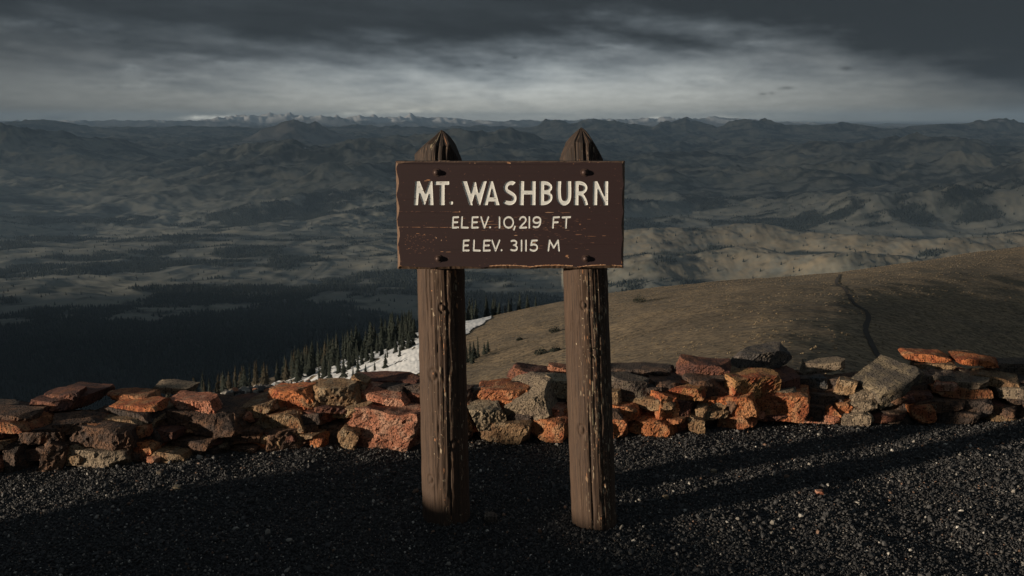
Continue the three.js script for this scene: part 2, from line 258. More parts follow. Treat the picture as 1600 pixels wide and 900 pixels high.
// ---------------------------------------------------------------- summit ground and gravel
const groundY = (x, d) => {
  let y = 0.018 * n2(x * 0.9 + 4, d * 0.9) + 0.011 * n2(x * 2.6, d * 2.6 + 7) + 0.005 * n2(x * 7, d * 7);
  y += 0.02 * exp(-((x + 0.27) ** 2 + (d - 3.3) ** 2) / 0.03) + 0.025 * exp(-((x - 0.3) ** 2 + (d - 3.27) ** 2) / 0.05);
  const off = max(0, d - clamp(4.92 + 0.13 * x, 4.3, 5.6));                         // the rim behind the wall
  return y - 0.65 * off;
};
{
  const xs = [], ds = [];
  for (let x = -40; x < -6; x += 2) xs.push(x); for (let x = -6; x < -4; x += 0.2) xs.push(x); for (let x = -4; x < 4; x += 0.035) xs.push(x); for (let x = 4; x < 6; x += 0.2) xs.push(x); for (let x = 6; x <= 40; x += 2) xs.push(x);
  for (let d = -40; d < 1.4; d += 1) ds.push(d); for (let d = 1.4; d <= 5.5; d += 0.035) ds.push(d); for (let d = 5.6; d < 8; d += 0.3) ds.push(d);
  const pos = [], uv = [], idx = [], n = ds.length;
  for (const x of xs) for (const d of ds) { pos.push(x, groundY(x, d) - 0.003, -d); uv.push(x, d); }
  for (let i = 0; i < xs.length - 1; i++) for (let j = 0; j < n - 1; j++) { const a = i * n + j, b = a + n; idx.push(a, b, a + 1, b, b + 1, a + 1); }
  const g = new THREE.BufferGeometry(); g.setAttribute('position', new THREE.Float32BufferAttribute(pos, 3)); g.setAttribute('uv', new THREE.Float32BufferAttribute(uv, 2)); g.setIndex(idx); g.computeVertexNormals();
  const grit = dataTexture(1024, 1024, (u, v) => 0.5 + 0.5 * fbm(u * 110, v * 110, 3, 0.7));
  structure('gravel_ground', g, std({ color: lin(0.026, 0.027, 0.029), roughness: 0.95, bumpMap: grit, bumpScale: 0.004 }), 'dark grit under the loose gravel of the summit');
}
{
  const r = rng(5), shape = new THREE.IcosahedronGeometry(1, 0), p = shape.attributes.position, seen = {};
  for (let i = 0; i < p.count; i++) { const k = [p.getX(i), p.getY(i), p.getZ(i)].map((v) => v.toFixed(2)).join(); seen[k] ??= 0.68 + 0.5 * r(); p.setXYZ(i, p.getX(i) * seen[k], p.getY(i) * seen[k] * 0.8, p.getZ(i) * seen[k]); }
  shape.deleteAttribute('uv'); shape.computeVertexNormals();
  const N = 400000, mesh = new THREE.InstancedMesh(shape, std({ color: 0xffffff, roughness: 0.62, flatShading: true }), N);
  const m = new THREE.Matrix4(), q = new THREE.Quaternion(), s = new THREE.Vector3(), t = new THREE.Vector3(), e = new THREE.Euler(), c = new THREE.Color();
  for (let i = 0; i < N; i++) {
    const d = sqrt(lerp(2.2 ** 2, 5.1 ** 2, r())), x = (r() * 2 - 1) * (0.62 * d + 0.55);
    const big = r(), a = big < 0.86 ? lerp(0.002, 0.0042, r()) : big < 0.988 ? lerp(0.004, 0.007, r()) : lerp(0.007, 0.013, r());
    e.set(r() * 7, r() * 7, r() * 7); q.setFromEuler(e); s.set(a * lerp(0.75, 1.35, r()), a * lerp(0.6, 1, r()), a * lerp(0.75, 1.2, r()));
    t.set(x, groundY(x, d) + a * lerp(-0.15, 0.7, r()), -d); m.compose(t, q, s); mesh.setMatrixAt(i, m);
    const k = r(), v = lerp(0.75, 1.25, r());
    if (k < 0.74) c.setRGB(0.043 * v, 0.042 * v, 0.042 * v); else if (k < 0.94) c.setRGB(0.078 * v, 0.073 * v, 0.068 * v); else if (k < 0.97) c.setRGB(0.26 * v, 0.235 * v, 0.2 * v); else if (k < 0.985) c.setRGB(0.2 * v, 0.12 * v, 0.08 * v); else c.setRGB(0.5 * v, 0.46 * v, 0.4 * v);
    mesh.setColorAt(i, c);
  }
  shade(mesh); mesh.name = 'gravel'; mesh.userData = { kind: 'stuff', label: 'dark crushed gravel covering the summit' }; scene.add(mesh);
}

// ---------------------------------------------------------------- stones
function stoneShape(seed, w, h, d, o = {}) {
  const r = rng(seed * 977 + 13), cell = o.cell ?? 0.0098, n = (v) => Math.round(clamp(v / cell, 4, 30));
  let g = new THREE.BoxGeometry(1, 1, 1, n(w), n(h), n(d)); g.deleteAttribute('uv'); g.deleteAttribute('normal'); g = mergeVertices(g, 1e-4);
  const p = g.attributes.position, cuts = [];
  const nc = (o.cuts ?? 7) + 3;
  for (let i = 0; i < nc; i++) {                                    // broken-off corners and edges
    const v = new THREE.Vector3((r() < 0.5 ? -1 : 1) * lerp(0.3, 1, r()), (r() < 0.5 ? -1 : 1) * r() * 0.9, (r() < 0.65 ? 1 : -1) * lerp(0.1, 1, r())).normalize();
    const reach = 0.5 * (abs(v.x) + abs(v.y) + abs(v.z));
    cuts.push([v, reach * lerp(0.68, 0.9, r())]);
  }
  for (const [vx, vy, vz, k] of o.planes ?? []) { const v = new THREE.Vector3(vx, vy, vz).normalize(); cuts.push([v, 0.5 * (abs(v.x) + abs(v.y) + abs(v.z)) * k]); }
  const a = o.rough ?? 1, v = new THREE.Vector3(), S = r() * 100, top = o.topSmooth ?? 0.45, shear = (r() - 0.5) * 0.3, taper = (r() - 0.5) * 0.25;
  for (let i = 0; i < p.count; i++) {
    v.fromBufferAttribute(p, i);
    for (let pass = 0; pass < 2; pass++) for (const [nn, k] of cuts) { const e = v.dot(nn) - k; if (e > 0) v.addScaledVector(nn, -e); }
    v.x += shear * v.y + taper * v.x * v.z; v.multiply(new THREE.Vector3(w, h, d));
    const q = min(w, h, d) * 0.5 + 0.02, k1 = 9, k2 = 30, k3 = 74;
    const isTop = sstep(0.36 * h, 0.5 * h, v.y), f = lerp(1, top, isTop);
    const big = q * 0.15 * a, mid = 0.0075 * a * f, fin = 0.0046 * a * f;
    const m1 = 1 - abs(n3(v.x * k2 + S, v.y * k2, v.z * k2)) * 2;
    v.x += big * n3(v.x * k1 + S, v.y * k1, v.z * k1) + mid * n3(v.x * k2, v.y * k2 + S, v.z * k2) + fin * n3(v.x * k3, v.y * k3, v.z * k3 + S);
    v.y += 0.6 * big * n3(v.x * k1, v.y * k1 + S, v.z * k1) + 0.5 * mid * n3(v.x * k2 + 9, v.y * k2, v.z * k2 + S) + 0.6 * fin * n3(v.x * k3 + S, v.y * k3, v.z * k3);
    v.z += big * n3(v.x * k1, v.y * k1, v.z * k1 + S) + mid * m1 * 0.55 + fin * 1.5 * n3(v.x * k3, v.y * k3 + S, v.z * k3);
    p.setXYZ(i, v.x, v.y, v.z);
  }
  g = toCreasedNormals(g.toNonIndexed(), 0.42);
  const pp = g.attributes.position, nn = g.attributes.normal, col = new Float32Array(pp.count * 3), uv = new Float32Array(pp.count * 2), c1 = o.c1, c2 = o.c2 ?? o.c1, c3 = o.c3 ?? c2;
  for (let i = 0; i < pp.count; i++) {
    const x = pp.getX(i), y = pp.getY(i), z = pp.getZ(i), ax = abs(nn.getX(i)), ay = abs(nn.getY(i)), az = abs(nn.getZ(i));
    const t = sstep(-0.12, 0.3, n3(x * 13 + S, y * 13, z * 13) + 0.5 * n3(x * 40, y * 40, z * 40 + S)), u = sstep(0.1, 0.36, n3(x * 21, y * 21 + S, z * 21 + 5));
    let c = mixc(mixc(c1, c2, t), c3, 0.75 * u);
    const g1 = 1 + 0.3 * n3(x * 90 + S, y * 90, z * 90);
    col.set([c[0] * g1, c[1] * g1, c[2] * g1], i * 3);
    if (ay > ax && ay > az) uv.set([x * 4, z * 4], i * 2); else if (ax > az) uv.set([z * 4, y * 4], i * 2); else uv.set([x * 4, y * 4], i * 2);
  }
  g.setAttribute('color', new THREE.BufferAttribute(col, 3)); g.setAttribute('uv', new THREE.BufferAttribute(uv, 2));
  return g;
}
const pits = dataTexture(512, 512, (u, v) => 0.55 + 0.55 * fbm(u * 30, v * 30, 5, 0.75) - 0.5 * sstep(0.25, 0.5, n2(u * 26 + 9, v * 26)));
const speck = dataTexture(512, 512, (u, v) => clamp(0.92 + 0.7 * fbm(u * 46 + 3, v * 46, 4, 0.85) - 0.4 * sstep(0.2, 0.5, n2(u * 26 + 9, v * 26)), 0.12, 1)); speck.colorSpace = THREE.SRGBColorSpace;
const stoneMat = std({ vertexColors: true, map: speck, roughness: 0.88, bumpMap: pits, bumpScale: 0.009 }); stoneMat.name = 'weathered volcanic stone';
const K = {
  o: [[0.62, 0.2, 0.066], [0.46, 0.12, 0.044], [0.62, 0.31, 0.14]], s: [[0.62, 0.25, 0.145], [0.5, 0.18, 0.1], [0.64, 0.37, 0.25]], t: [[0.4, 0.25, 0.13], [0.3, 0.17, 0.085], [0.44, 0.33, 0.21]],
  c: [[0.5, 0.4, 0.27], [0.42, 0.31, 0.19], [0.3, 0.22, 0.14]], b: [[0.15, 0.085, 0.055], [0.24, 0.125, 0.07], [0.07, 0.05, 0.042]], r: [[0.2, 0.08, 0.055], [0.3, 0.12, 0.065], [0.12, 0.06, 0.05]],
  g: [[0.21, 0.155, 0.115], [0.15, 0.115, 0.09], [0.26, 0.21, 0.155]], d: [[0.105, 0.075, 0.06], [0.16, 0.1, 0.068], [0.07, 0.056, 0.05]], x: [[0.34, 0.26, 0.175], [0.24, 0.18, 0.13], [0.38, 0.29, 0.2]],
};
const baseRow = [[-600, 800], [-150, 752], [0, 738], [200, 729], [340, 710], [430, 702], [560, 698], [740, 692], [890, 689], [1000, 683], [1100, 678], [1200, 667], [1290, 660], [1420, 664], [1600, 662], [1900, 652]];
const wallD = (px) => -onGround(px, piece(baseRow, px)).z;
const wall = thing('dry_stone_wall', 'low dry stone wall of orange and grey rubble behind the sign', 'wall', [0, 0, 0]);
let stoneNo = 1;
// left, top, right and bottom row of the front face; set back; depth; colours; roll, yaw, tip (degrees); extra
function stone(x0, y0, x1, y1, back, deep, key, roll = 0, yaw = null, tip = 0, o = {}) {
  const seed = stoneNo++, r = rng(seed * 31), mx = (x0 + x1) / 2, D = wallD(mx) + back, a = at(mx, y0, D), b = at(mx, y1, D), k = depthOf((a.y + b.y) / 2, D) / F;
  const w = (x1 - x0) * k, [c1, c2, c3] = K[key], onTop = o.top ?? y0 < piece([[0, 646], [200, 640], [340, 618], [500, 612], [900, 608], [1140, 600], [1600, 590]], mx);
  if (onTop) deep = min(deep, clamp(w * 0.6, 0.08, 0.135));            // a stone lying on top: the given top row is the far edge of its upper side
  const yTop = onTop ? at(mx, y0 + 1 + 14 * sstep(260, 90, mx), D + deep * 0.9).y : a.y, h = max(onTop ? 0.034 : 0.02, yTop - b.y); a.y = b.y + h;
  if (onTop && !o.free) tip = clamp(tip, -4, 8);
  const dull = (key === 'o' || key === 's') ? 0.45 * r() ** 1.6 : 0, tint = lerp(0.82, 1.12, r()), fresh = (c, i) => mixc(c, K.t[i], dull).map((v) => v * tint);   // no two stones quite alike
  const g = stoneShape(seed, w, h * (o.grow ?? 1.06), deep, { c1: fresh(c1, 0), c2: fresh(c2, 1), c3: fresh(c3, 2), ...o });
  const m = part('stone', g, stoneMat, wall);
  m.rotation.set((tip + (r() - 0.5) * 6) * PI / 180, (yaw === null ? (r() - 0.5) * 18 - 13 : abs(yaw) <= 10 ? yaw - 16 : yaw) * PI / 180, roll * PI / 180, 'YXZ');
  m.position.set(a.x * (1 + deep * 0.0), (a.y + b.y) / 2, -(D + deep * 0.42));
  return m;
}
const list = [
  [-70, 640, 64, 672, .04, .3, 'b'], [56, 609, 130, 645, .2, .34, 'r', 6, 10, 6], [74, 630, 150, 674, .06, .36, 'b', 0, 18, 10, { }], [146, 632, 250, 674, .1, .34, 'd', -2, -8],
  [165, 612, 236, 628, .26, .3, 'o', 0, 6, 0, { }], [168, 629, 252, 643, .14, .3, 'o', 5, 0, 0], [236, 600, 297, 614, .34, .3, 'x', -4, 8, 6], [260, 612, 338, 648, .1, .3, 's', 0, 8, 0, { rough: 1.3 }],
  [248, 646, 384, 677, .05, .32, 'b', -3, 4, 0, { rough: 1.2 }], [24, 671, 102, 694, .03, .28, 'b', 1, 6], [108, 668, 216, 698, .02, .3, 'b', -2, 4, 0, { rough: 1.2 }], [6, 697, 40, 738, 0, .22, 'd', 6], [56, 694, 92, 737, 0, .2, 'b', -14, 16],
  [98, 705, 204, 729, 0, .24, 'x', 0, 5], [198, 690, 248, 709, .02, .2, 'o', -5], [206, 706, 296, 730, -.02, .2, 't', -5, 6, 0, { planes: [[-1, 1, 0, .45]] }], [260, 686, 337, 710, .01, .24, 'b', 2], [344, 671, 404, 690, .02, .24, 'b', 2, 12],
  [360, 698, 404, 714, -.01, .12, 'b'], [404, 698, 424, 710, 0, .1, 'g'], [415, 598, 494, 646, .1, .3, 'o', 8, 6, 4, { rough: 1.2, c3: [.34, .24, .13] }], [488, 592, 558, 649, .09, .3, 't', 4, 14, 4, { }], [554, 602, 641, 648, .1, .36, 's', -5, 4, 14, { }],
  [533, 642, 664, 699, .0, .34, 's', -3, 2, 0, { rough: 1.35, cuts: 5 }], [382, 632, 436, 650, .07, .26, 't', 10, 4], [330, 640, 430, 664, .12, .3, 'r', 6], [430, 650, 524, 668, .05, .3, 'd', 7], [392, 648, 480, 678, .04, .26, 't', 8, 8, 0, { c2: [.3, .14, .06] }],
  [402, 669, 484, 699, .0, .26, 'b', 6, 20, 0, { c3: [.4, .24, .12] }], [484, 678, 512, 698, 0, .14, 'o', -14], [506, 664, 542, 694, .06, .2, 'd'], [530, 672, 560, 699, -.03, .1, 't', -10], [546, 581, 664, 604, .24, .4, 'r', 2, 2, 8, { }], [548, 584, 574, 604, .16, .14, 't', -20],
  [556, 594, 640, 612, .18, .3, 'd', 2], [632, 596, 668, 636, .14, .26, 'd', 8], [640, 610, 680, 660, .1, .26, 'r'], [660, 640, 700, 692, .02, .26, 's'], [690, 600, 740, 640, .12, .3, 'b'], [690, 640, 740, 690, .03, .26, 'b'],
  [744, 596, 826, 625, .09, .36, 'o', 2, 4, 5, { rough: 1.25, cuts: 4 }], [728, 600, 758, 634, .14, .2, 'g', 6], [732, 636, 782, 668, .0, .24, 'c', 8, 14], [784, 614, 872, 658, .02, .3, 'x', 22, 2, 16, { rough: 0.8 }], [748, 620, 800, 650, .08, .26, 'd', 14],
  [790, 646, 836, 664, .03, .2, 'd'], [748, 662, 834, 692, -.01, .24, 't', 3, 8], [830, 654, 892, 687, -.01, .24, 'o', 4], [846, 583, 896, 620, .12, .3, 'c', -10, 14, 10], [798, 573, 900, 602, .26, .36, 'r', -10, 0, 8, { }], [858, 570, 892, 584, .32, .2, 's', -6], [812, 616, 900, 654, .1, .3, 'd', 0], [866, 640, 960, 686, .03, .26, 'o'],
  [940, 581, 1014, 624, .12, .34, 'g', -6, 10, 16, { rough: 0.6, cuts: 5 }], [950, 604, 972, 630, .08, .14, 't'], [944, 566, 1052, 586, .34, .34, 'd', 2], [950, 634, 1006, 658, .05, .24, 'o', 2], [1034, 594, 1106, 623, .08, .26, 'o', 3, 6, 0, { c1: [.46, .22, .08] }], [1014, 622, 1050, 666, .02, .22, 'o', -16, 24], [1044, 628, 1094, 674, .04, .26, 'r', 0, -10],
  [996, 656, 1062, 683, -.01, .22, 'o', 2], [952, 656, 986, 684, -.01, .2, 'o'], [1062, 558, 1142, 596, .22, .34, 'r', -4, 10, 8, { }], [1134, 578, 1217, 622, .06, .26, 'o', 2, 22, 3, { c1: [.46, .24, .09], cuts: 4 }], [1144, 541, 1238, 580, .3, .34, 'g', 4, 24, 6, { rough: 0.9, cuts: 12, c1: [.17, .14, .12], c2: [.11, .1, .095] }],
  [1106, 620, 1188, 653, .03, .24, 'o', 6, 4, 0, { rough: 1.35 }], [1180, 618, 1268, 656, .02, .24, 'o', 2, 6, 0, { rough: 1.4 }], [1130, 651, 1186, 668, .0, .16, 'o', 0], [1076, 656, 1104, 680, -.02, .14, 't', -10], [1092, 636, 1108, 656, .02, .1, 't'], [1098, 594, 1154, 622, .12, .26, 'd', 3], [1048, 578, 1134, 602, .2, .3, 'd', 3],
  [1000, 600, 1040, 640, .1, .2, 'd'], [1262, 558, 1326, 582, .24, .3, 'x', 8, 6], [1352, 584, 1446, 634, .06, .24, 'c', 15, 42, 8, { rough: 0.8, cuts: 5, top: false, free: true, grow: 0.8, c1: [.19, .155, .115], c2: [.36, .28, .18], c3: [.13, .11, .095] }], [1312, 588, 1340, 618, .06, .16, 't', -8], [1324, 612, 1378, 648, .02, .22, 'x', 14, 10], [1318, 646, 1368, 669, -.02, .16, 'x', 10, 8],
  [1288, 634, 1318, 659, -.01, .14, 'o', 0, 6, 0, { planes: [[-1, 1, 0, .4], [1, 1, 0, .4]] }], [1418, 554, 1488, 565, .3, .14, 'o', 0, 6, 0, { top: false }], [1482, 555, 1534, 565, .34, .14, 't', 0, 6, 0, { top: false }], [1434, 564, 1496, 578, .26, .26, 't', 4], [1426, 575, 1494, 598, .16, .26, 'g', 4], [1500, 561, 1562, 571, .24, .14, 'o', 0, null, 0, { top: false }], [1552, 558, 1620, 582, .26, .28, 'g', 4], [1466, 594, 1554, 622, .06, .28, 'g', -10],
  [1508, 578, 1550, 596, .18, .22, 'x', -8], [1430, 636, 1466, 660, -.01, .18, 'o', 10, 10], [1444, 628, 1474, 642, .02, .14, 'x'], [1536, 630, 1594, 658, .02, .24, 'r', -6], [1470, 622, 1562, 646, .04, .28, 'd', 0], [1462, 644, 1540, 664, .0, .24, 'd', 0], [1232, 586, 1270, 622, .16, .26, 'd', 4], [1264, 584, 1296, 616, .14, .24, 'g', 0, 0, 0, { c1: [.1, .1, .1] }], [1292, 586, 1330, 616, .14, .24, 'd', 6],
  [1262, 616, 1326, 640, .06, .24, 'd', 2], [1252, 636, 1292, 660, .02, .2, 'b', 0], [1376, 624, 1450, 648, .1, .26, 'd', 0], [1368, 644, 1434, 664, .04, .24, 'd', 0], [1576, 596, 1650, 630, .06, .28, 'd', 0], [1590, 632, 1660, 662, .01, .26, 'b', 0], [1620, 560, 1700, 596, .2, .3, 'b', 0], [1640, 596, 1740, 660, .06, .3, 'g', 0],
  [-60, 626, 40, 648, .2, .3, 'd', 0], [-50, 672, 24, 700, .03, .26, 'r', 0], [-90, 700, 6, 742, 0, .26, 'b', 0], [92, 692, 110, 712, .04, .18, 'd', 0], [-170, 640, -70, 744, .04, .3, 'b', 0], [216, 672, 262, 692, .06, .2, 'd'], [338, 656, 394, 674, .08, .24, 'd', 4], [296, 700, 344, 716, -.01, .12, 'd'], [338, 686, 362, 708, .03, .16, 'd'],
];
const thin = rng(2024);
for (const a of list) {
  const [x0, y0, x1, y1, back, deep, key, roll, yaw, tip, o] = a, h = y1 - y0, w = x1 - x0;
  if (!o && h > 24 && w > 50 && 'drbgsx'.includes(key)) {                   // two thinner slabs, one upon the other
    const m = y0 + h * lerp(0.42, 0.6, thin()), k2 = 'rbtdos'[floor(thin() * 6)];
    stone(x0 + w * 0.12 * thin(), y0, x1 - w * 0.14 * thin(), m, back + 0.03, deep, key, roll, yaw, tip); stone(x0, m + 1, x1 - w * 0.1 * thin(), y1, back, deep, thin() < 0.5 ? key : k2, (roll ?? 0) * 0.5 + lerp(-3, 3, thin()), null, 0, { top: false });
  } else stone(...a);
}
for (let i = 0; i < 64; i++) {                                              // thin slivers wedged between the larger slabs
  const px = lerp(-40, 1640, (i + 0.9 * thin()) / 64), b = piece(baseRow, px), lift = thin() * 62, w = lerp(26, 78, thin()), h = lerp(8, 17, thin()), key = 'otsbrtxo'[floor(thin() * 8)];
  stone(px - w / 2, b - lift - h, px + w / 2, b - lift, lerp(-0.02, 0.03, thin()) + lift * 0.0013, lerp(0.14, 0.22, thin()), key, lerp(-7, 7, thin()), lerp(-34, 12, thin()), 0, { top: false, cell: 0.011 });
}
{ // the heart of the wall: dark stones behind and under the face stones, and unseen stones added left of the frame to shade the gravel
  const sky = [[-200, 640], [0, 642], [60, 630], [120, 630], [170, 638], [240, 618], [300, 616], [370, 622], [420, 612], [490, 604], [555, 594], [650, 592], [740, 594], [800, 582], [880, 571], [960, 574], [1060, 570], [1140, 556], [1190, 548], [1240, 566], [1330, 569], [1360, 566], [1440, 563], [1530, 563], [1800, 563]];
  const r = rng(404);
  for (let i = 0; i < 84; i++) {
    const px = lerp(-120, 1720, (i % 42 + r() * 0.8) / 42), back = i < 42 ? lerp(0.16, 0.24, r()) : lerp(0.34, 0.48, r()), D = wallD(px) + back;
    const lim = at(px, piece(sky, px) + 9, D + 0.13).y, h = clamp(lim * lerp(0.75, 1, r()), 0.05, 0.3), w = lerp(0.15, 0.27, r()), key = 'drbtbo'[floor(r() * 6)], [c1, c2, c3] = K[key];
    const m = part('stone', stoneShape(700 + i, w, h, 0.24, { c1, c2, c3, cell: 0.022 }), stoneMat, wall), q = at(px, 600, D);
    m.position.set(q.x, h / 2 - 0.012, -D - 0.05); m.rotation.set((r() - 0.5) * 0.12, (r() - 0.5) * 0.7, (r() - 0.5) * 0.12);
  }
  for (let i = 0; i < 16; i++) {
    const t = (i % 4) / 3, lay = floor(i / 4), key = 'dbrg'[floor(r() * 4)], [c1, c2, c3] = K[key], x = lerp(-3.9, -3.34, t) + (lay % 2) * 0.06, d = lerp(2.2, 1.0, t);
    const m = part('stone', stoneShape(900 + i, 0.34, 0.15, 0.46, { c1, c2, c3, cell: 0.03 }), stoneMat, wall); m.position.set(x, 0.06 + lay * 0.118, -d); m.rotation.y = 0.3 + r() * 0.3;
  }
}
{ // scree spilling behind the wall
  const r = rng(61), shape = toCreasedNormals(stoneShape(951, 1, 0.7, 0.9, { c1: [1, 1, 1], cell: 0.25, cuts: 9, rough: 3 }), 0.4); shape.deleteAttribute('uv');
  const N = 900, mesh = new THREE.InstancedMesh(shape, std({ color: 0xffffff, roughness: 0.9 }), N), m = new THREE.Matrix4(), q = new THREE.Quaternion(), e = new THREE.Euler(), c = new THREE.Color();
  for (let i = 0; i < N; i++) {
    const px = i < 420 ? lerp(345, 560, r()) : lerp(-100, 1700, r()), D = wallD(px) + lerp(0.5, 1.25, r()), a = lerp(0.018, 0.06, r() ** 2);
    const top = i < 420 ? piece([[345, 618], [400, 608], [470, 600], [560, 597]], px) : 2000, p = at(px, 600, D), y = top < 1000 ? at(px, top + lerp(0, 16, r()), D).y : groundY(p.x, D) + 0.01;
    e.set(r() * 7, r() * 7, r() * 7); q.setFromEuler(e); m.compose(new THREE.Vector3(p.x, y, -D), q, new THREE.Vector3(a, a, a)); mesh.setMatrixAt(i, m);
    const k = r(), v = lerp(0.7, 1.3, r()); if (k < 0.6) c.setRGB(0.1 * v, 0.095 * v, 0.09 * v); else if (k < 0.88) c.setRGB(0.33 * v, 0.3 * v, 0.26 * v); else c.setRGB(0.4 * v, 0.18 * v, 0.1 * v); mesh.setColorAt(i, c);
  }
  shade(mesh); mesh.name = 'scree'; mesh.userData = { kind: 'stuff', label: 'loose grey rubble heaped behind the wall' }; scene.add(mesh);
}
// a few single stones lying on the gravel
for (const [px, py, a, key, label] of [[767, 814, 0.024, 'g', 'small grey stone lying on gravel between the two posts'], [277, 766, 0.013, 'c', 'pale tan pebble on the gravel before the left wall'], [707, 700, 0.012, 'x', 'small buff pebble behind the left post by the wall'], [1115, 739, 0.012, 'c', 'cream pebble in the lit stripe between the post shadows'], [1280, 773, 0.014, 's', 'small reddish stone on the gravel right of the posts'], [250, 745, 0.012, 'g', 'light grey pebble on lit gravel at the left'], [1040, 780, 0.012, 'c', 'pale pebble at the near tip of the lit stripe']]) {
  const p = onGround(px, py), [c1, c2, c3] = K[key], t = thing('loose_stone', label, 'stone', [p.x, groundY(p.x, -p.z) + a * 0.3, p.z]);
  const g = stoneShape(Math.round(px), a * 2.2, a * 1.6, a * 1.8, { c1, c2, c3, cell: a / 2, rough: 0.25 }); const m = shade(new THREE.Mesh(g, stoneMat)); m.name = 'stone_body'; t.add(m);
}

// ---------------------------------------------------------------- the sign
const BD = 3.15, sign = thing('summit_sign', 'brown wooden summit sign with cream lettering bolted to two log posts', 'sign', [0, 0, -3.31]);
const S2 = (px, py, z = 0) => { const q = at(px, py, BD); return [q.x, q.y, 3.31 - BD + z]; };
// outlines from strokes drawn at 8 samples to a picture unit
function outlines(draw, x0, y0, x1, y1, s = 9) {
  const W = Math.ceil((x1 - x0) * s), H = Math.ceil((y1 - y0) * s), c = document.createElement('canvas'); c.width = W; c.height = H;
  const ctx = c.getContext('2d'); ctx.setTransform(s, 0, 0, s, -x0 * s, -y0 * s); ctx.fillStyle = ctx.strokeStyle = '#fff'; draw(ctx);
  const im = ctx.getImageData(0, 0, W, H).data, f = (i, j) => (i < 0 || j < 0 || i >= W || j >= H ? 0 : im[(j * W + i) * 4 + 3] / 255) - 0.5;
  const link = new Map(), where = new Map();
  const pt = (i, j, v) => { const k = (j * (W + 2) + i) * 2 + v; if (!where.has(k)) { const a = f(i, j), b = v ? f(i, j + 1) : f(i + 1, j), t = a / (a - b); where.set(k, v ? [i, j + t] : [i + t, j]); } return k; };
  const join = (a, b) => { if (!link.has(a)) link.set(a, []); if (!link.has(b)) link.set(b, []); link.get(a).push(b); link.get(b).push(a); };
  for (let j = -1; j < H; j++) for (let i = -1; i < W; i++) {
    const a = f(i, j) > 0, b = f(i + 1, j) > 0, d = f(i, j + 1) > 0, e = f(i + 1, j + 1) > 0, ks = [];
    if (a !== b) ks.push(pt(i, j, 0)); if (b !== e) ks.push(pt(i + 1, j, 1)); if (e !== d) ks.push(pt(i, j + 1, 0)); if (d !== a) ks.push(pt(i, j, 1));
    if (ks.length === 2) join(ks[0], ks[1]); else if (ks.length === 4) { if (a) { join(ks[0], ks[1]); join(ks[2], ks[3]); } else { join(ks[3], ks[0]); join(ks[1], ks[2]); } }
  }
  const done = new Set(), loops = [];
  for (const k0 of link.keys()) {
    if (done.has(k0)) continue; const loop = []; let k = k0;
    while (k !== undefined && !done.has(k)) { done.add(k); loop.push(where.get(k)); k = link.get(k).find((q) => !done.has(q)); }
    let pts = loop.map(([x, y]) => [(x + 0.5) / s + x0, (y + 0.5) / s + y0]);
    const n = pts.length; if (n < 12) continue;
    pts = pts.map((_, i) => { let x = 0, y = 0; for (let q = -2; q <= 2; q++) { const o = pts[(i + q + n) % n]; x += o[0]; y += o[1]; } return [x / 5, y / 5]; });
    const keep = []; let last = -9; for (let i = 0; i < n; i++) { const A = pts[(i - 4 + n) % n], B = pts[i], C = pts[(i + 4) % n], turn = abs((B[0] - A[0]) * (C[1] - B[1]) - (B[1] - A[1]) * (C[0] - B[0])); if (i - last >= (turn > 0.03 ? 2 : 9)) { keep.push(B); last = i; } }
    let area = 0; keep.forEach(([x, y], i) => { const [X, Y] = keep[(i + 1) % keep.length]; area += x * Y - X * y; });
    loops.push({ pts: keep, area: abs(area) / 2 });
  }
  return loops.sort((a, b) => b.area - a.area);
}
const poly = (c, p) => { c.beginPath(); p.forEach(([x, y], i) => (i ? c.lineTo(x, y) : c.moveTo(x, y))); c.closePath(); c.fill(); };
const line = (c, w, ...p) => { c.lineWidth = w; c.beginPath(); p.forEach(([x, y], i) => (i ? c.lineTo(x, y) : c.moveTo(x, y))); c.stroke(); };
const A1 = (x, y) => [580 + x / 3.46, 180 + y / 3.46], zp = (...p) => p.map(([x, y]) => A1(x, y));
const bez = (c, w, x0, y0, ...q) => { c.lineWidth = w; c.beginPath(); c.moveTo(...A1(x0, y0)); for (const b of q) c.bezierCurveTo(...A1(b[0], b[1]), ...A1(b[2], b[3]), ...A1(b[4], b[5])); c.stroke(); };
const B = 7.1, T = 3.0;
